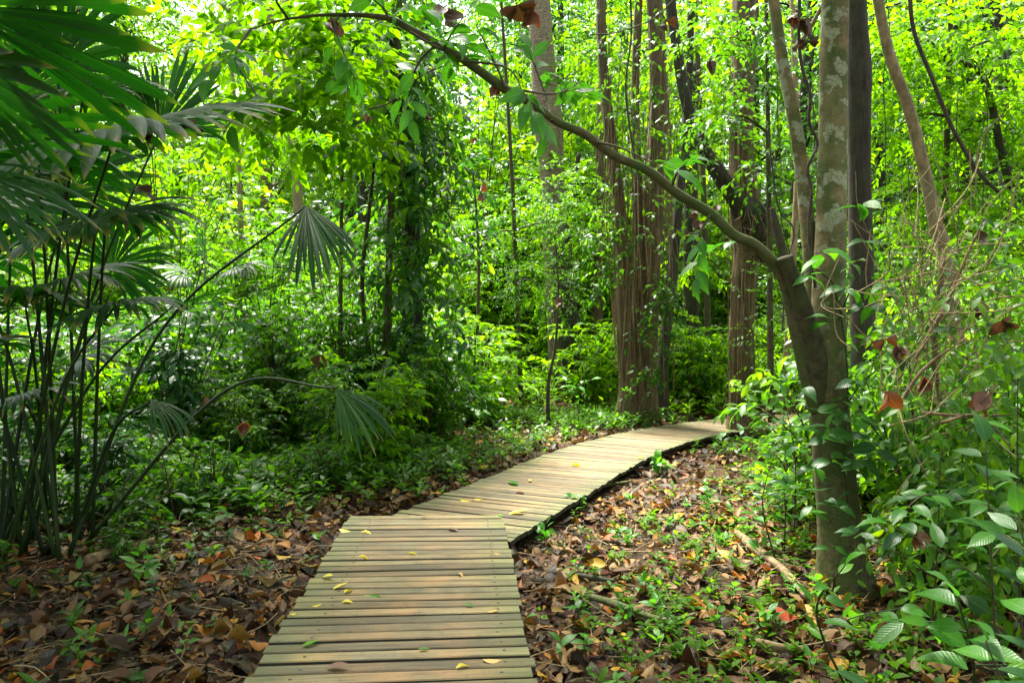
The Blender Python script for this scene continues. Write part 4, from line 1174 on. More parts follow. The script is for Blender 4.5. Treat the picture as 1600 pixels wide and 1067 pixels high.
# vine-clad tree
t7 = empty('vine_clad_tree', at(640, 690, 11.6), 'tree smothered in dark glossy climbing vines left of the boardwalk', 'tree')
ob, P7, _ = trunk('trunk', [(650, 700, 11.6), (648, 600, 11.6), (644, 450, 11.6), (640, 320, 11.6), (632, 180, 11.6), (615, 60, 11.6), (600, -120, 11.6)], [0.2, 0.16, 0.14, 0.13, 0.12, 0.1, 0.08], M['bark_dark'], t7, 20, 60, 0.04, 5, 0.1, 40)
rel(ob, np.array(t7.location))
g = Geo()
for i in range(800):
    u = R.random(); y = 700 - 760 * u
    w = np.interp(y, [-60, 100, 300, 450, 600, 700], [70, 80, 92, 78, 85, 115])
    cx = np.interp(y, [-60, 180, 450, 700], [610, 632, 640, 640])
    p = at(cx + R.normal(0, 0.5) * w, y, 11.4 + R.normal(0, 0.5))
    d = np.array([R.normal(0, 1), R.normal(-0.5, 0.8), R.uniform(-0.7, 0.3)])
    sprays(g, p[None], d[None], R.uniform(0.3, 0.55), 8, 0.185, 'mid', 2 * (i % 2), 0.42, None, 0.6)
ob = g.build('foliage', [M['leaf_dark'], M['twig'], M['leaf_mid']], t7); rel(ob, np.array(t7.location))

# mid-height foliage of the trees whose crowns hang into the picture
def hang_crown(label, spots, mat, LL, nsp, lod='mid', k=9, barkm='twig', base=None):
    """a tree whose crown is a set of leafy boughs: spots (px, py, Y, rx, rz)"""
    b = at(*base[:3]); o = empty('leafy_tree', b, label, 'tree')
    g = Geo(); gt = Geo()
    top = at(base[0] + base[3], -120, base[2])
    TP = spline([b, b * [1, 1, 0] + (top - b) * [0.4, 0, 0] + [0, 0, b[2] + (top[2] - b[2]) * 0.5], top], 20)
    add_tube(gt, TP, np.linspace(base[4], base[4] * 0.5, 20), 8, 0)
    for (px, py, Y, rx, rz) in spots:
        c = at(px, py, Y)
        i0 = int(np.clip(np.searchsorted(TP[:, 2], c[2] - 0.4 * abs(c[0] - b[0])), 1, 18))
        add_tube(gt, spline([TP[i0], (TP[i0] + c) / 2 + [0, 0, 0.1], c], 8), np.linspace(0.025, 0.008, 8), 5, 0, cap=False)
        crown_geo(g, c, rx, rz, nsp, k, LL, 0, lod, S=0.5)
    ot = gt.build('trunk', M[barkm], o); rel(ot, b)
    oc = g.build('crown', mat, o); rel(oc, b)


hang_crown('leafy tree with big bright leaves between fan palms and vine-clad tree', [(430, 90, 9.5, 0.9, 0.6), (520, 120, 9, 0.8, 0.5), (470, 200, 9.5, 0.8, 0.5), (380, 160, 10, 0.8, 0.5), (560, 60, 9, 0.8, 0.5), (540, 210, 9.6, 0.7, 0.5), (330, 60, 11, 0.9, 0.6), (450, 10, 9.5, 0.8, 0.4)],
           M['leaf_lime'], 0.2, 40, base=(530, 700, 10.8, 10, 0.035))
hang_crown('tree with dark drooping leaves above the vine-clad trunk', [(600, 90, 10.5, 0.8, 0.6), (660, 150, 10.8, 0.8, 0.6), (600, 240, 10.8, 0.8, 0.6), (680, 260, 11, 0.7, 0.6), (700, 370, 11.4, 0.6, 0.5), (590, 340, 10.8, 0.8, 0.6), (640, 420, 11, 0.7, 0.6)],
           M['leaf_dark'], 0.15, 16, base=(600, 690, 10.9, 30, 0.06))
hang_crown('fine-leaved small tree in the middle before the ringed palm trunk', [(800, 330, 15, 1.0, 0.7), (860, 300, 15.5, 0.9, 0.7), (800, 420, 15, 1.1, 0.8), (900, 350, 15.5, 0.8, 0.6), (760, 380, 15.5, 0.8, 0.6), (850, 450, 15, 0.8, 0.7)],
           M['leaf_mid'], 0.08, 110, 'far', 14, base=(815, 640, 15.2, -40, 0.05))
hang_crown('leafy tree behind the fused trunks with bright hanging boughs', [(1060, 120, 16, 1.1, 0.8), (1100, 250, 16, 1.0, 0.8), (960, 150, 17, 1.0, 0.7), (915, 70, 18, 0.8, 0.6), (1080, 400, 16, 0.9, 0.8), (1010, 60, 17, 1.2, 0.8), (1110, 30, 14.5, .9, .6), (940, 300, 17, 0.9, 0.9)],
           M['leaf_lime'], 0.17, 55, 'far', base=(1110, 640, 16.5, -30, 0.08))
hang_crown('small-leaved tree filling the upper right beyond the tan leaning trunk', [(1420, 60, 9, 0.8, 0.5), (1520, 40, 9, 0.9, 0.6), (1580, 180, 9, 0.7, 0.4), (1480, 180, 9.5, 0.9, 0.5), (1400, 200, 10, 0.8, 0.5), (1560, 290, 9, 0.8, 0.5), (1440, 320, 9.5, 0.8, 0.5), (1390, 110, 10, 0.7, 0.5), (1540, 110, 9.6, 0.8, 0.5), (1360, 20, 10, 0.7, 0.5), (1600, 60, 9, 0.8, 0.6), (1500, 380, 9, 0.8, 0.5)],
           M['leaf_lime'], 0.11, 80, 'far', 11, base=(1470, 700, 9.6, 20, 0.05))
hang_crown('tree with feathery bright boughs over the stringy-barked tree', [(1110, 60, 10.5, 0.5, 0.4), (1180, 110, 10.8, 0.5, 0.5), (1200, 20, 10.5, 0.6, 0.4), (1130, 180, 11, 0.4, 0.4), (1210, 250, 11, 0.5, 0.5)],
           M['leaf_mid'], 0.12, 34, base=(1205, 660, 11, -10, 0.05))


# ------------------------------------------------------------------ fan palms
def fan(g, c, axis, nrm, Rm, ns=34, spread=125, droop=1.1, fused=0.42, mat=0, rnd=None, wobble=0.04):
    c = np.asarray(c, float); ax = unit(axis); nrm = np.asarray(nrm, float); nrm = unit(nrm - ax * np.dot(nrm, ax)); bi = np.cross(nrm, ax)
    th = np.radians(np.linspace(-spread, spread, ns)); dth = th[1] - th[0]
    K = 11
    for i, t in enumerate(th):
        ln = Rm * (1 - 0.25 * (abs(t) / th[-1]) ** 2) * random.uniform(0.78, 1.06)
        if random.random() < 0.05: ln *= 0.55
        d = ax * math.cos(t) + bi * math.sin(t) + nrm * (0.12 + random.gauss(0, wobble))
        d = unit(d)
        side = unit(-ax * math.sin(t) + bi * math.cos(t))
        p = c.copy(); st = ln / (K - 1); V = []; A = []
        dr = droop * random.uniform(0.75, 1.3)
        tw = random.gauss(0, 0.25)
        rn = (random.random() if rnd is None else rnd)
        for k in range(K):
            s = k / (K - 1)
            w = math.tan(dth / 2) * ln * s if s < fused else math.tan(dth / 2) * ln * fused * (1 + 0.9 * (s - fused)) * (1 - ((s - fused) / (1 - fused)) ** 2.4)
            w = max(w, 0.0008) * 1.04
            nn = unit(np.cross(d, side)); nn = nn if np.dot(nn, nrm) > 0 else -nn
            sd_ = side + nn * tw * max(0, s - fused)
            rid = w * 0.42
            V += [p - sd_ * w - nn * rid * 0.5, p + nn * rid * 0.5, p + sd_ * w - nn * rid * 0.5]
            A += [(s, -1, rn), (s, 0, rn), (s, 1, rn)]
            g_ = dr * (0.25 if s < fused * 0.8 else 1.0 + 1.6 * (s - fused)) / (K - 1)
            d = unit(d + np.array([0, 0, -1.0]) * g_ * 1.6)
            p = p + d * st
        Q = []
        for k in range(K - 1):
            a = 3 * k; Q += [(a, a + 1, a + 4, a + 3), (a + 1, a + 2, a + 5, a + 4)]
        g.add(V, None, Q, A, mat)


def palm(name, base, label, fronds):
    """fronds: hastula (px, py, Y), axis, normal, radius, droop, spread, via point for the petiole"""
    b = np.array(base, float)
    root = empty(name, b, label, 'palm')
    for f in fronds:
        c = at(*f['c']); g = Geo()
        pb = b + np.array([random.uniform(-0.4, 0.3), random.uniform(-0.45, 0.3), 0.0])
        via = at(*f['via']) if 'via' in f else (pb * 0.45 + c * 0.55) + np.array([0.0, 0, 0.25])
        PP, rr_ = spline([pb, via, c], 26, [0.016, 0.011, 0.007])
        add_tube(g, PP, rr_, 6, 0)
        pet = g.build('petiole', M['petiole'], root); rel(pet, b)
        g = Geo(); fan(g, c, f['ax'], f['n'], f['R'], f.get('ns', 28), f.get('sp', 120), f.get('dr', 1.0), f.get('fu', 0.5))
        bl = g.build('leaf_blade', M['palm'], pet)
    return root


F = lambda px, py, Y, ax, n, R_, dr=1.0, sp=120, **k: dict(c=(px, py, Y), ax=ax, n=n, R=R_, dr=dr, sp=sp, **k)
palm('fan_palm', (-3.25, 5.4, 0.0), 'fan palm clump with dark arching stalks and drooping pleated fans at the left', [
    F(180, 212, 3.9, (0.8, -0.55, 0.05), (0.1, -0.55, 1), 0.95, 0.75, 140, ns=36, fu=0.58),
    F(150, 345, 4.0, (0.7, -0.6, 0.05), (0.1, -0.55, 1), 0.6, 0.8, 130, ns=28, fu=0.55),
    F(250, 205, 4.9, (0.45, 0.1, 0.9), (0.1, -1, 0.2), 0.55, 0.05, 70, fu=0.6),
    F(165, 338, 4.5, (0.8, -0.5, 0.1), (0, -0.2, 1), 0.62, 1.1, 130),
    F(180, 478, 4.6, (0.6, -0.6, 0.1), (0, -0.3, 1), 0.48, 0.9, 130),
    F(478, 322, 5.0, (0.25, -0.35, -0.6), (0.2, -0.9, 0.35), 0.72, 0.35, 36, ns=16, via=(250, 520, 5.2)),
    F(526, 606, 4.7, (0.55, -0.25, -0.6), (0.3, -0.8, 0.4), 0.52, 0.4, 34, ns=15, via=(350, 612, 5.0)),
    F(236, 626, 4.6, (0.9, -0.3, -0.5), (0.2, -0.4, 1), 0.38, 1.0, 40, ns=14),
    F(130, 150, 4.7, (0.95, -0.1, 0.15), (0, -0.2, 1), 0.62, 0.6, 120),
    F(60, 250, 4.6, (0.3, -0.6, 0.2), (0, -0.2, 1), 0.75, 0.9, 130),
    F(90, 110, 5.0, (0.3, -0.2, 0.9), (0.2, -1, 0.3), 0.7, 0.4, 110),
    F(20, 160, 5.0, (-0.3, -0.3, 0.9), (0.2, -1, 0.3), 0.8, 0.6, 120),
    F(95, 440, 5.1, (0.9, -0.3, 0.2), (0, -0.3, 1), 0.6, 0.7, 110),
    F(40, 480, 4.9, (0.4, -0.7, 0.3), (0, -0.2, 1), 0.65, 1.0, 130),
    F(270, 478, 5.0, (0.95, 0.1, 0.15), (0.0, 0.3, 1), 0.5, 0.1, 16, ns=8),
    F(20, 330, 5.3, (0.2, -0.2, 0.9), (0.2, -1, 0.3), 0.8, 0.4, 120),
    F(175, 420, 5.6, (0.6, 0.1, 0.6), (0.2, -1, 0.3), 0.5, 0.5, 110),
    F(30, 620, 5.2, (0.6, -0.5, 0.2), (0, -0.3, 1), 0.5, 1.0, 120),
    F(-40, 420, 5.0, (0.5, -0.4, 0.5), (0.1, -0.5, 1), 0.7, 0.9, 130), F(-60, 560, 4.8, (0.6, -0.5, 0.3), (0.1, -0.5, 1), 0.6, 0.9, 130),
    F(110, 300, 5.4, (0.2, 0.1, 0.9), (0.2, -1, 0.3), 0.7, 0.5, 100), F(-50, 330, 4.6, (0.7, -0.2, 0.3), (0.1, -0.5, 1), 0.7, 0.8, 130),
    F(120, 560, 5.6, (0.7, 0.1, 0.4), (0.1, -0.5, 1), 0.45, 0.8, 120),
])
palm('fan_palm', (-2.5, 2.2, -0.1), 'nearest fan palm with dark soft-focus blades hanging into the upper left corner', [
    F(-60, 10, 2.3, (0.9, 0.0, -0.36), (0.3, 0.6, 0.8), 0.66, 0.15, 48, ns=13, fu=0.62),
    F(-60, -30, 2.4, (0.98, 0.0, 0.02), (0.1, 0.4, 1), 0.74, 0.05, 20, ns=6, fu=0.7),
    F(-50, 190, 2.6, (0.95, 0.1, 0.0), (0.1, 0.5, 1), 0.55, 0.15, 30, ns=9, fu=0.6),
    F(-100, 40, 3.0, (0.6, 0.0, -0.7), (0.3, 0.6, 0.6), 0.5, 0.2, 60, ns=16, fu=0.5),
    F(-80, 260, 2.3, (0.85, 0.1, -0.45), (0.35, -0.6, 0.8), 0.45, 0.6, 60, ns=24),
    F(-90, 90, 2.4, (0.7, 0.1, -0.6), (0.4, 0.7, 0.8), 0.55, 0.2, 60, ns=14),
    F(-90, 330, 2.6, (0.7, 0.2, 0.1), (0.3, -0.5, 0.8), 0.4, 1.0, 100, ns=26),
])
palm('fan_palm', at(320, 640, 11), 'small fan palm half hidden in the bright shrubs behind the palm clump', [
    F(320, 400, 10.6, (0.3, -0.5, 0.6), (0.2, -0.8, 0.8), 0.6, 0.8, 120), F(365, 420, 10.6, (0.9, -0.3, 0.2), (0, -0.4, 1), 0.6, 0.9, 120),
    F(372, 500, 10.2, (0.6, -0.6, 0.0), (0.1, -0.6, 1), 0.5, 1.0, 120), F(290, 430, 10.8, (-0.7, -0.3, 0.3), (0, -0.4, 1), 0.6, 0.9, 120)])
for (a, b, s_, i, lb) in ((215, 195, 1.0, 3, 'pale curled dead leaf caught on the palm crown'), (288, 185, 0.8, 4, 'orange dead leaf resting on the dark upper palm fan'), (235, 290, 0.9, 2, 'brown dead leaf hanging below the large drooping palm fan')):
    dead_leaf(a, b, 4.3, s_, lb, i)

for i, (x_, y_, k_, s_) in enumerate(((-3.7, 5.0, 'broad', 0.42), (-2.9, 5.9, 'low', 0.8), (-3.3, 6.3, 'broad', 0.5), (-3.9, 5.9, 'broad', 0.55), (-2.7, 5.35, 'low', 0.5), (-3.35, 4.75, 'low', 0.6), (-4.2, 4.9, 'talldark', 0.5))):
    shrub(k_, x_, y_, s_, 'dark plant crowding the foot of the fan palm clump', group='plants at the foot of the palm clump')

# ------------------------------------------------------------------ dead leaves, near right tangle
for (a, b, Y, s_, lb) in ((1530, 360, 4.2, 0.8, 'curled grey-brown dead leaf high in the right tangle'), (1382, 530, 3.9, 0.7, 'small pinkish dead leaf left of the orange one in the tangle'), (1402, 540, 3.9, 0.8, 'orange-brown dead leaf folded over a twig in the right tangle'),
                          (1385, 610, 3.8, 1.2, 'large dark drooping dead leaf beside the forked trunk'), (1542, 612, 3.6, 1.1, 'pleated russet dead leaf hanging in the right tangle'), (1565, 500, 3.8, 0.9, 'long brown dead leaf hanging near the right edge'),
                          (1530, 470, 3.9, 0.9, 'crumpled brown leaf bundle at the top of the tangle'), (1445, 590, 3.9, 0.9, 'broken brown leaves in the middle of the twig tangle'), (1435, 830, 3.4, 0.8, 'rust-red dead leaf above the dark hollow at lower right'),
                          (383, 660, 6.8, 1.0, 'rust-orange dead leaf caught left of the drooping palm fan'), (325, 620, 6.0, 0.8, 'dark orange dead leaf under the arching palm stalk'), (500, 555, 8.0, 0.9, 'orange-brown dead leaf on the left thicket shrubs'), (750, 300, 9, 1.0, 'brown dead leaves hanging in the gap right of the vine-clad tree'), (742, 215, 9, 0.8, 'brown dead leaf just under the sky gap'),
                          (872, 465, 12, 1.3, 'orange and black dead leaf on the thin stem before the dark bole')):
    dead_leaf(a, b, Y, s_ * (0.82 if a > 1300 else 1.0), lb)
tg = empty('twig_tangle', at(1450, 700, 4.2), 'tangle of dry twigs and dead vine stems at right beside the forked tree', 'brushwood')
g = Geo()
for i in range(150):
    a = np.array([random.gauss(1450, 50), random.gauss(540, 90)]); Y = random.uniform(3.8, 4.8)
    p0 = at(a[0], a[1], Y); l = random.uniform(0.15, 0.7); an = random.gauss(1.1, 0.7)
    p1 = p0 + np.array([math.cos(an) * l, random.gauss(0, 0.15), math.sin(an) * l])
    add_tube(g, spline([p0, (p0 + p1) / 2 + R.normal(0, 0.06, 3), p1], 8), random.uniform(0.0015, 0.004), 4, 0, cap=False)
ob = g.build('twig_mass', M['dry_stem'], tg); ob['kind'] = 'stuff'; rel(ob, np.array(tg.location))
ob = ivy(tg, [(1480, 380, 720, 60, 4.9), (1560, 330, 700, 45, 4.5), (1425, 480, 800, 28, 5.4), (1530, 620, 900, 50, 4.3), (1590, 380, 900, 30, 4.0), (1500, 720, 960, 40, 4.0)], 75, M['leaf_mid'], 0.085, 'creeper')
for pts, r_ in (([(1430, 560, 4.2), (1480, 470, 4.2), (1510, 400, 4.2), (1540, 340, 4.2)], 0.011), ([(1400, 640, 4.1), (1440, 580, 4.1), (1490, 540, 4.1)], 0.012), ([(1440, 645, 3.8), (1520, 650, 3.8), (1610, 645, 3.8)], 0.008), ([(1470, 660, 3.7), (1530, 650, 3.7), (1580, 700, 3.7)], 0.007), ([(1475, 400, 4.6), (1460, 560, 4.6), (1490, 720, 4.6)], 0.02)):
    ob, _, _ = trunk('branch', pts, [r_, r_ * 0.6], M['deadwood'], tg, 7, 24, 0.05, 3, 0.15, int(pts[0][0])); rel(ob, np.array(tg.location))

# ------------------------------------------------------------------ near right plants, leaf by leaf
def gp(px, py, Y=None):
    """ground point under a pixel bearing"""
    Yg = 1.68 * F_PX / (py - HOR) if Y is None else Y
    x = (px - 800) / F_PX * Yg
    return np.array([x, Yg, float(gz(x, Yg))])


SAP = [
    # base px, Y, tip px py Y, leaves, size, meshes, label, branches
    ((1352, 3.3), (1322, 880, 3.1), 7, 0.15, BLL, 'young plant with bright pointed leaves in front of the dark forked trunk base', 1),
    ((1510, 2.9), (1495, 930, 2.7), 10, 0.19, BLL, 'plant with large pale green pointed leaves at lower right', 2),
    ((1620, 2.8), (1590, 800, 2.6), 12, 0.17, BLM, 'leafy plant cut by the right edge with upright green leaves', 3),
    ((1560, 3.3), (1540, 690, 3.2), 14, 0.15, BLM, 'tall sapling with broad spotted leaves near the right edge', 3),
    ((1450, 3.8), (1470, 700, 3.6), 14, 0.13, BLM, 'bushy sapling with mid-size leaves right of the forked trunk', 4),
    ((1600, 3.6), (1590, 590, 3.3), 9, 0.16, BLM, 'plant with two large pale leaves at the right edge', 1),
    ((1430, 5.2), (1440, 760, 5.0), 12, 0.12, BLM, 'shaded sapling behind the forked trunk base', 3),
    ((1520, 4.4), (1500, 600, 4.3), 16, 0.12, BLM, 'green sapling growing under the twig tangle', 4),
    ((1590, 4.6), (1570, 430, 4.5), 16, 0.13, BLM, 'tall sapling behind the tangle at the right edge', 4),
    ((1440, 5.4), (1420, 480, 5.4), 16, 0.12, BLM, 'slim sapling between the dark trunk and the tangle', 4),
    ((1240, 6.2), (1225, 620, 6.1), 16, 0.14, BLM, 'glossy sapling left of the forked trunk', 4),
    ((1215, 5.6), (1205, 720, 5.5), 12, 0.13, BLM, 'low glossy sapling at the litter edge left of the forked trunk', 3),
    ((1225, 6.0), (1225, 760, 5.9), 9, 0.12, BLM, 'small bush just left of the forked trunk foot', 2),
    ((1395, 2.6), (1375, 1010, 2.5), 7, 0.12, BLM, 'low dark plant at the bottom edge right of the forked trunk', 1),
    ((1560, 2.4), (1540, 1000, 2.3), 8, 0.14, BLM, 'low broad-leaved plant in the bottom right corner', 2),
    ((1480, 4.9), (1540, 520, 4.8), 14, 0.12, BLM, 'leaning sapling threaded through the twig tangle', 4),
    ((1235, 8.4), (1225, 600, 8.3), 14, 0.15, BLM, 'long-leaved sapling right of the stringy-barked trunk', 3),
    ((1330, 6.6), (1390, 560, 6.5), 14, 0.14, BLM, 'sapling in the gap right of the forked trunk', 4),
    ((760, 11.5), (745, 600, 11.5), 12, 0.18, BLL, 'light green sapling left of the thin dark stem', 3),
    ((905, 12.5), (885, 590, 12.5), 12, 0.2, BLL, 'bright sapling before the dark bole', 3),
]
for (bpx, bY), tip, nl, LL, ms, lb, br in SAP:
    sapling(gp(bpx, 0, bY), at(*tip), R.normal(0, 0.05, 3) + [0, 0, 0.03], nl, LL, ms, lb, u0=0.3, br=br, rad=0.007, stemmat='twig' if ms is BLM else 'petiole')

# seedlings one can tell apart in the litter
sd_spots = [(905, 800, 'r', 0.12, 0.10, 9, 'rounded lime seedling at the right edge of the boardwalk bend'), (850, 850, 'b', 0.14, 0.10, 8, 'leafy seedling below the boardwalk corner'), (965, 850, 'b', 0.10, 0.09, 9, 'broad clump of seedlings in the middle of the right-hand litter'),
            (1030, 740, 'r', 0.16, 0.12, 10, 'tall lime seedling clump near the boardwalk bend'), (1000, 820, 'b', 0.08, 0.08, 6, 'seedling behind the middle clump in the litter'), (1110, 790, 'b', 0.18, 0.11, 12, 'taller seedling clump at the upper part of the litter'),
            (1120, 860, 'b', 0.10, 0.09, 6, 'seedling left of the pale log'), (1190, 880, 'b', 0.12, 0.11, 7, 'seedling right of the pale log'), (1010, 940, 'b', 0.10, 0.08, 7, 'seedling beside the orange leaf in the litter'), (1030, 890, 'b', 0.08, 0.08, 6, 'pale seedling in the centre of the right-hand litter'),
            (980, 985, 'b', 0.08, 0.07, 7, 'seedling next to the mossy branch'), (1040, 1000, 'b', 0.08, 0.07, 5, 'seedling at the tip of the mossy branch'), (1120, 985, 'b', 0.08, 0.08, 5, 'seedling above the branch at lower centre'), (845, 980, 'b', 0.07, 0.07, 4, 'tiny seedling touching the boardwalk edge'),
            (215, 935, 'b', 0.16, 0.12, 8, 'largest seedling in the left-hand litter'), (120, 950, 'b', 0.12, 0.10, 5, 'shaded seedling far left in the litter'), (260, 865, 'b', 0.14, 0.13, 6, 'long-leaved seedling beyond the rotting log'), (270, 1010, 'b', 0.08, 0.08, 5, 'small seedling in the left litter near the planks'),
            (290, 1060, 'b', 0.08, 0.07, 5, 'seedling at the bottom edge left of the planks'), (470, 835, 'b', 0.10, 0.08, 6, 'bright seedling at the corner of the near boardwalk'), (300, 880, 'b', 0.08, 0.07, 5, 'seedling between rotting log and boardwalk'), (180, 1050, 'b', 0.07, 0.07, 4, 'low seedling near the bottom left corner')]
for (px, py, kind, h, LL, n, lb) in sd_spots:
    b = gp(px, py); ms = ROUND if kind == 'r' else BLL
    sapling(b, b + [random.gauss(0, 0.02), random.gauss(0, 0.02), h * 1.3], R.normal(0, 0.01, 3), n, LL, ms, lb, 'seedling', 'seedling', 0.25, 0.003, whorl=True, stemmat='petiole', br=2 if n > 7 else 0, pet=0.02)
rr = random.Random(9); c = 0
while c < 170:
    Y = 2.3 + 5.5 * rr.random() ** 0.8; px = rr.uniform(0, 1290); x = (px - 800) / F_PX * Y
    d = float(dist_path(np.array([x]), np.array([Y]))[0])
    if d < 0.75 or (x > -0.4 and rr.random() < 0.3): continue
    c += 1
    right = x > -0.4
    z = float(gz(x, Y))
    b = np.array([x, Y, z]); h = rr.uniform(0.05, 0.15)
    g = Geo(); seedling_geo(g, np.zeros(3), h, rr.randrange(4, 8), rr.uniform(0.06, 0.11), 0, 1, 'near', rb=rr.uniform(0.2, 0.8))
    o = g.build('seedling', [M['leaf_near_lime'] if right else M['leaf_mid'], M['petiole']])
    o.location = b
    wh = ('close to the plank ends' if d < 1.0 else 'in mid-litter' if d < 2.0 else 'near the thicket') + (', in the foreground' if Y < 3.6 else ', mid distance' if Y < 5.4 else ', by the bend')
    tag(o, ('seedling right of the boardwalk ' if right else 'seedling left of the boardwalk ') + wh, 'seedling', 'seedlings in the right-hand litter' if right else 'seedlings in the left-hand litter')

# ------------------------------------------------------------------ fallen wood
WD = [('log', 'pale broken log slanting through the right-hand litter', [(1152, 838), (1185, 870), (1225, 905), (1262, 950)], 0.035, 'deadwood'),
      ('fallen_branch', 'mossy crooked branch lying across the right-hand litter', [(880, 932), (950, 955), (985, 968), (1040, 984), (1090, 974)], 0.022, 'bark_lichen'),
      ('fallen_branch', 'thick broken branch end at the bottom right of the litter', [(1180, 1022), (1215, 1030), (1260, 1034)], 0.026, 'deadwood'),
      ('fallen_branch', 'short dark branch half buried in the upper litter', [(900, 910), (930, 915), (960, 920)], 0.02, 'bark_dark'),
      ('log', 'rotting fibrous log in the shaded litter at left', [(135, 912), (180, 897), (238, 877)], 0.04, 'deadwood'),
      ('fallen_branch', 'thin stick pointing at the boardwalk edge in the upper litter', [(870, 782), (930, 779), (985, 782)], 0.008, 'vine'),
      ('fallen_branch', 'curved root-like branch resting on the boardwalk bend', [(872, 790), (885, 772), (930, 766), (985, 758)], 0.028, 'bark_lichen'),
      ('fallen_branch', 'crooked twig in the shaded litter left of the planks', [(380, 885), (420, 870), (448, 872)], 0.012, 'deadwood')]
for nm, lb, pts, r_, mt in WD:
    W3 = [gp(a, b) + [0, 0, r_ * 1.1 + 0.035] for a, b in pts]
    g = Geo(); nn = noise1(len(lb))
    P, rd = spline(W3, 30, [r_, r_ * 1.05, r_ * 0.8, r_ * 0.6])
    add_tube(g, P, rd, 12, 0, disp=lambda A, S: 0.12 * nn(S * 14) + 0.08 * np.sin(3 * A + 6 * S) + 0.05 * np.sin(7 * A))
    o = g.build(nm, M[mt], None, origin=W3[0]); o.location = W3[0]; tag(o, lb, 'log' if nm == 'log' else 'branch')
g = Geo()
x, y_ = frus(900, 2.2, 8, 1.1)
k = dist_path(x, y_) > 0.75; x, y_ = x[k], y_[k]
for a, b in zip(x, y_):
    an = random.uniform(0, 6.28); l = random.uniform(0.08, 0.4); z = float(gz(a, b)) + random.uniform(0.02, 0.09)
    p0 = np.array([a, b, z]); p1 = p0 + [math.cos(an) * l, math.sin(an) * l, random.gauss(0, 0.03)]
    add_tube(g, spline([p0, (p0 + p1) / 2 + R.normal(0, 0.012, 3), p1], 5), random.uniform(0.0012, 0.004), 4, 0, cap=False)
o = g.build('litter_twigs', M['dry_stem']); tag(o, 'thin dry twigs strewn over the leaf litter', 'twigs', None, 'stuff')

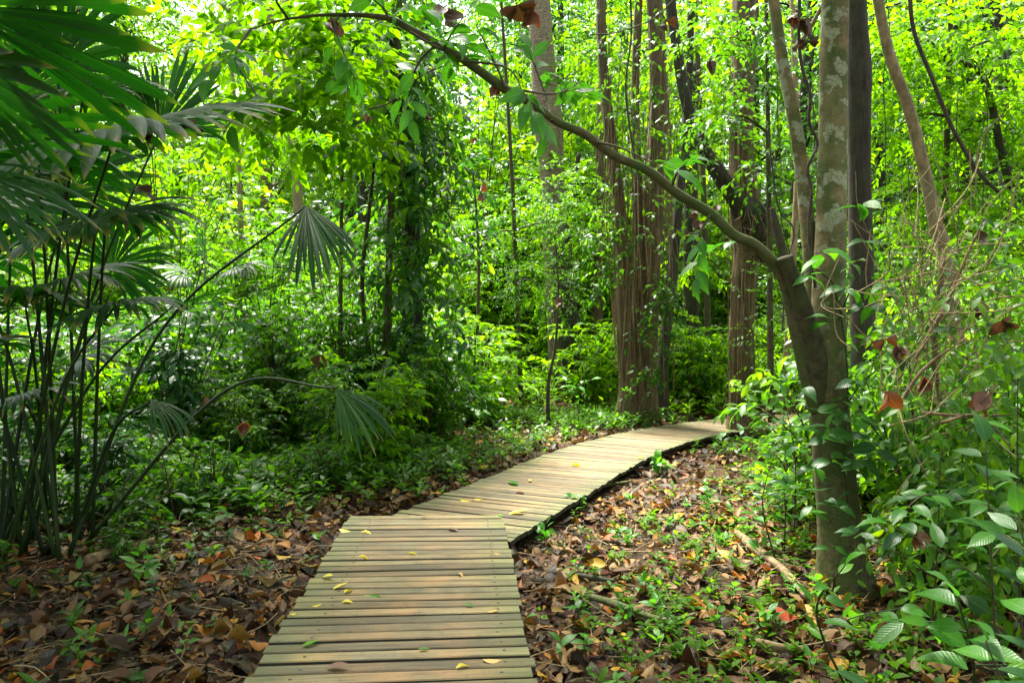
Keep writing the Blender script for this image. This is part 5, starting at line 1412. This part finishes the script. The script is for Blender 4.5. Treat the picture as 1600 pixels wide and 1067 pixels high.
# ------------------------------------------------------------------ leaves lying on the boards
FL = {}
for nm, mt in (('yellow', M['yellow']), ('tan', M['tan']), ('green', M['leaf_near_lime']), ('brown', M['dead_hang'])):
    FL[nm] = []
    for i in range(3):
        gg = Geo(); leaves(gg, [(-0.5, 0, 0)], [(1, 0, 0)], [(0, 0, 1)], 1.0, [0.42, 0.55, 0.36][i], 'near', 0, [0.25, -0.2, 0.4][i], [-0.12, 0.1, 0.2][i], 0.5, [0.1, -0.1, 0.2][i], wav=0.02)
        FL[nm].append(gg.mesh('fallen_leaf', mt))
DK = [(571, 873, 'yellow', .075, 'yellow leaf on the left third of the planks, sixth row from the step'), (513, 903, 'yellow', .085, 'broad yellow leaf near the left ends of the planks'), (533, 918, 'yellow', .08, 'long yellow leaf, left of a touching pair on the planks'), (545, 924, 'yellow', .06, 'yellow leaf, right of a touching pair on the planks'),
      (583, 930, 'green', .09, 'slim green leaf lying across a plank gap'), (545, 942, 'yellow', .06, 'pale yellow leaf with a twig below the slim green leaf'), (495, 946, 'yellow', .055, 'narrow pale yellow leaf at the left screws'), (458, 960, 'yellow', .035, 'tiny yellow leaf at the left plank ends'),
      (487, 1008, 'green', .075, 'crumpled green and brown leaf at lower left of the planks'), (530, 1044, 'brown', .085, 'curled orange-brown leaf on the bottom planks'), (663, 1017, 'green', .045, 'small torn green leaf on the lower middle planks'), (724, 1042, 'yellow', .06, 'yellow leaf on the bottom planks right of the middle'),
      (770, 1031, 'tan', .075, 'tan leaf beside the bottom right screw, left of two'), (797, 1027, 'tan', .06, 'tan leaf beside the bottom right screw, right of two'), (812, 1059, 'yellow', .065, 'yellow leaf at the bottom right plank end'), (797, 984, 'yellow', .075, 'yellow leaf curled upward near the right plank ends'),
      (735, 947, 'green', .05, 'pale green leaf scrap right of the middle'), (770, 955, 'tan', .05, 'pale dry leaf scrap near the right screws'), (646, 866, 'yellow', .06, 'small yellow leaf in the middle of the upper planks'), (540, 829, 'yellow', .08, 'yellow leaf near the upper left corner of the planks'),
      (574, 833, 'yellow', .075, 'yellow leaf right of the one at the upper left corner'), (710, 829, 'brown', .085, 'brown curled leaf below the boardwalk step'), (663, 810, 'brown', .05, 'small brown twig leaf just below the step'), (720, 899, 'tan', .05, 'ochre leaf flake on the right half of the planks'),
      (778, 866, 'tan', .04, 'orange leaf flake by the right plank ends'), (815, 771, 'brown', .11, 'rust-brown curled leaf on the farther boardwalk'), (728, 782, 'yellow', .09, 'yellow leaf on the farther boardwalk left side'), (748, 780, 'yellow', .08, 'pale yellow leaf beside another on the farther boardwalk'),
      (800, 756, 'green', .16, 'long green leaf lying on the farther boardwalk'), (902, 728, 'yellow', .14, 'yellow leaf in the middle of the farther boardwalk'), (810, 803, 'yellow', .14, 'long yellowish leaf by the boardwalk corner'), (828, 752, 'tan', .08, 'tan leaf flake on the farther boardwalk'),
      (895, 762, 'brown', .16, 'red-brown leaf at the right edge of the farther boardwalk'), (1002, 716, 'yellow', .10, 'small yellow leaf near the boardwalk bend edge'), (782, 806, 'green', .05, 'green scrap at the corner of the step')]
for (px, py, kd, L, lb) in DK:
    z0 = 0.0 if py > 805 and px < 786 else -0.045
    Y = (EYE - z0) * F_PX / (py - HOR)
    o = link('fallen_leaf', random.choice(FL[kd]))
    o.location = ((px - 800) / F_PX * Y, Y, z0 + 0.008); o.scale = (L * 1.3, L * 1.3, L * 1.3)
    o.rotation_euler = (random.gauss(0, 0.1), random.gauss(0, 0.1), random.gauss(0.3, 0.7)); tag(o, lb, 'fallen leaf')


# labels that repeat within a group get their order from left to right
def first_n(n): return ['two', 'three', 'four', 'five', 'six', 'seven', 'eight', 'nine', 'ten'][n - 2]
by = {}
for o in COL.objects:
    if o.parent is None and 'label' in o and 'category' in o:
        by.setdefault(o['label'], []).append(o)
ORD = ['first', 'second', 'third', 'fourth', 'fifth', 'sixth', 'seventh', 'eighth', 'ninth', 'tenth']
for lb, os_ in by.items():
    n = len(os_)
    if 2 <= n <= 10:
        os_.sort(key=lambda o: o.location.x / max(o.location.y, 0.1))
        for i, o in enumerate(os_):
            w = ('leftmost' if i == 0 else 'rightmost' if i == n - 1 else ORD[i] + ' from left') + ' of ' + first_n(n)
            t = lb + ', ' + w
            if len(t.split()) > 16: t = lb.replace(' rank of', ',').replace('glossy dark green', 'dark').replace('poking through', 'in') + ', ' + w
            if len(t.split()) > 16: t = ' '.join(lb.split(',')[0].split()) + ', ' + w
            o['label'] = t
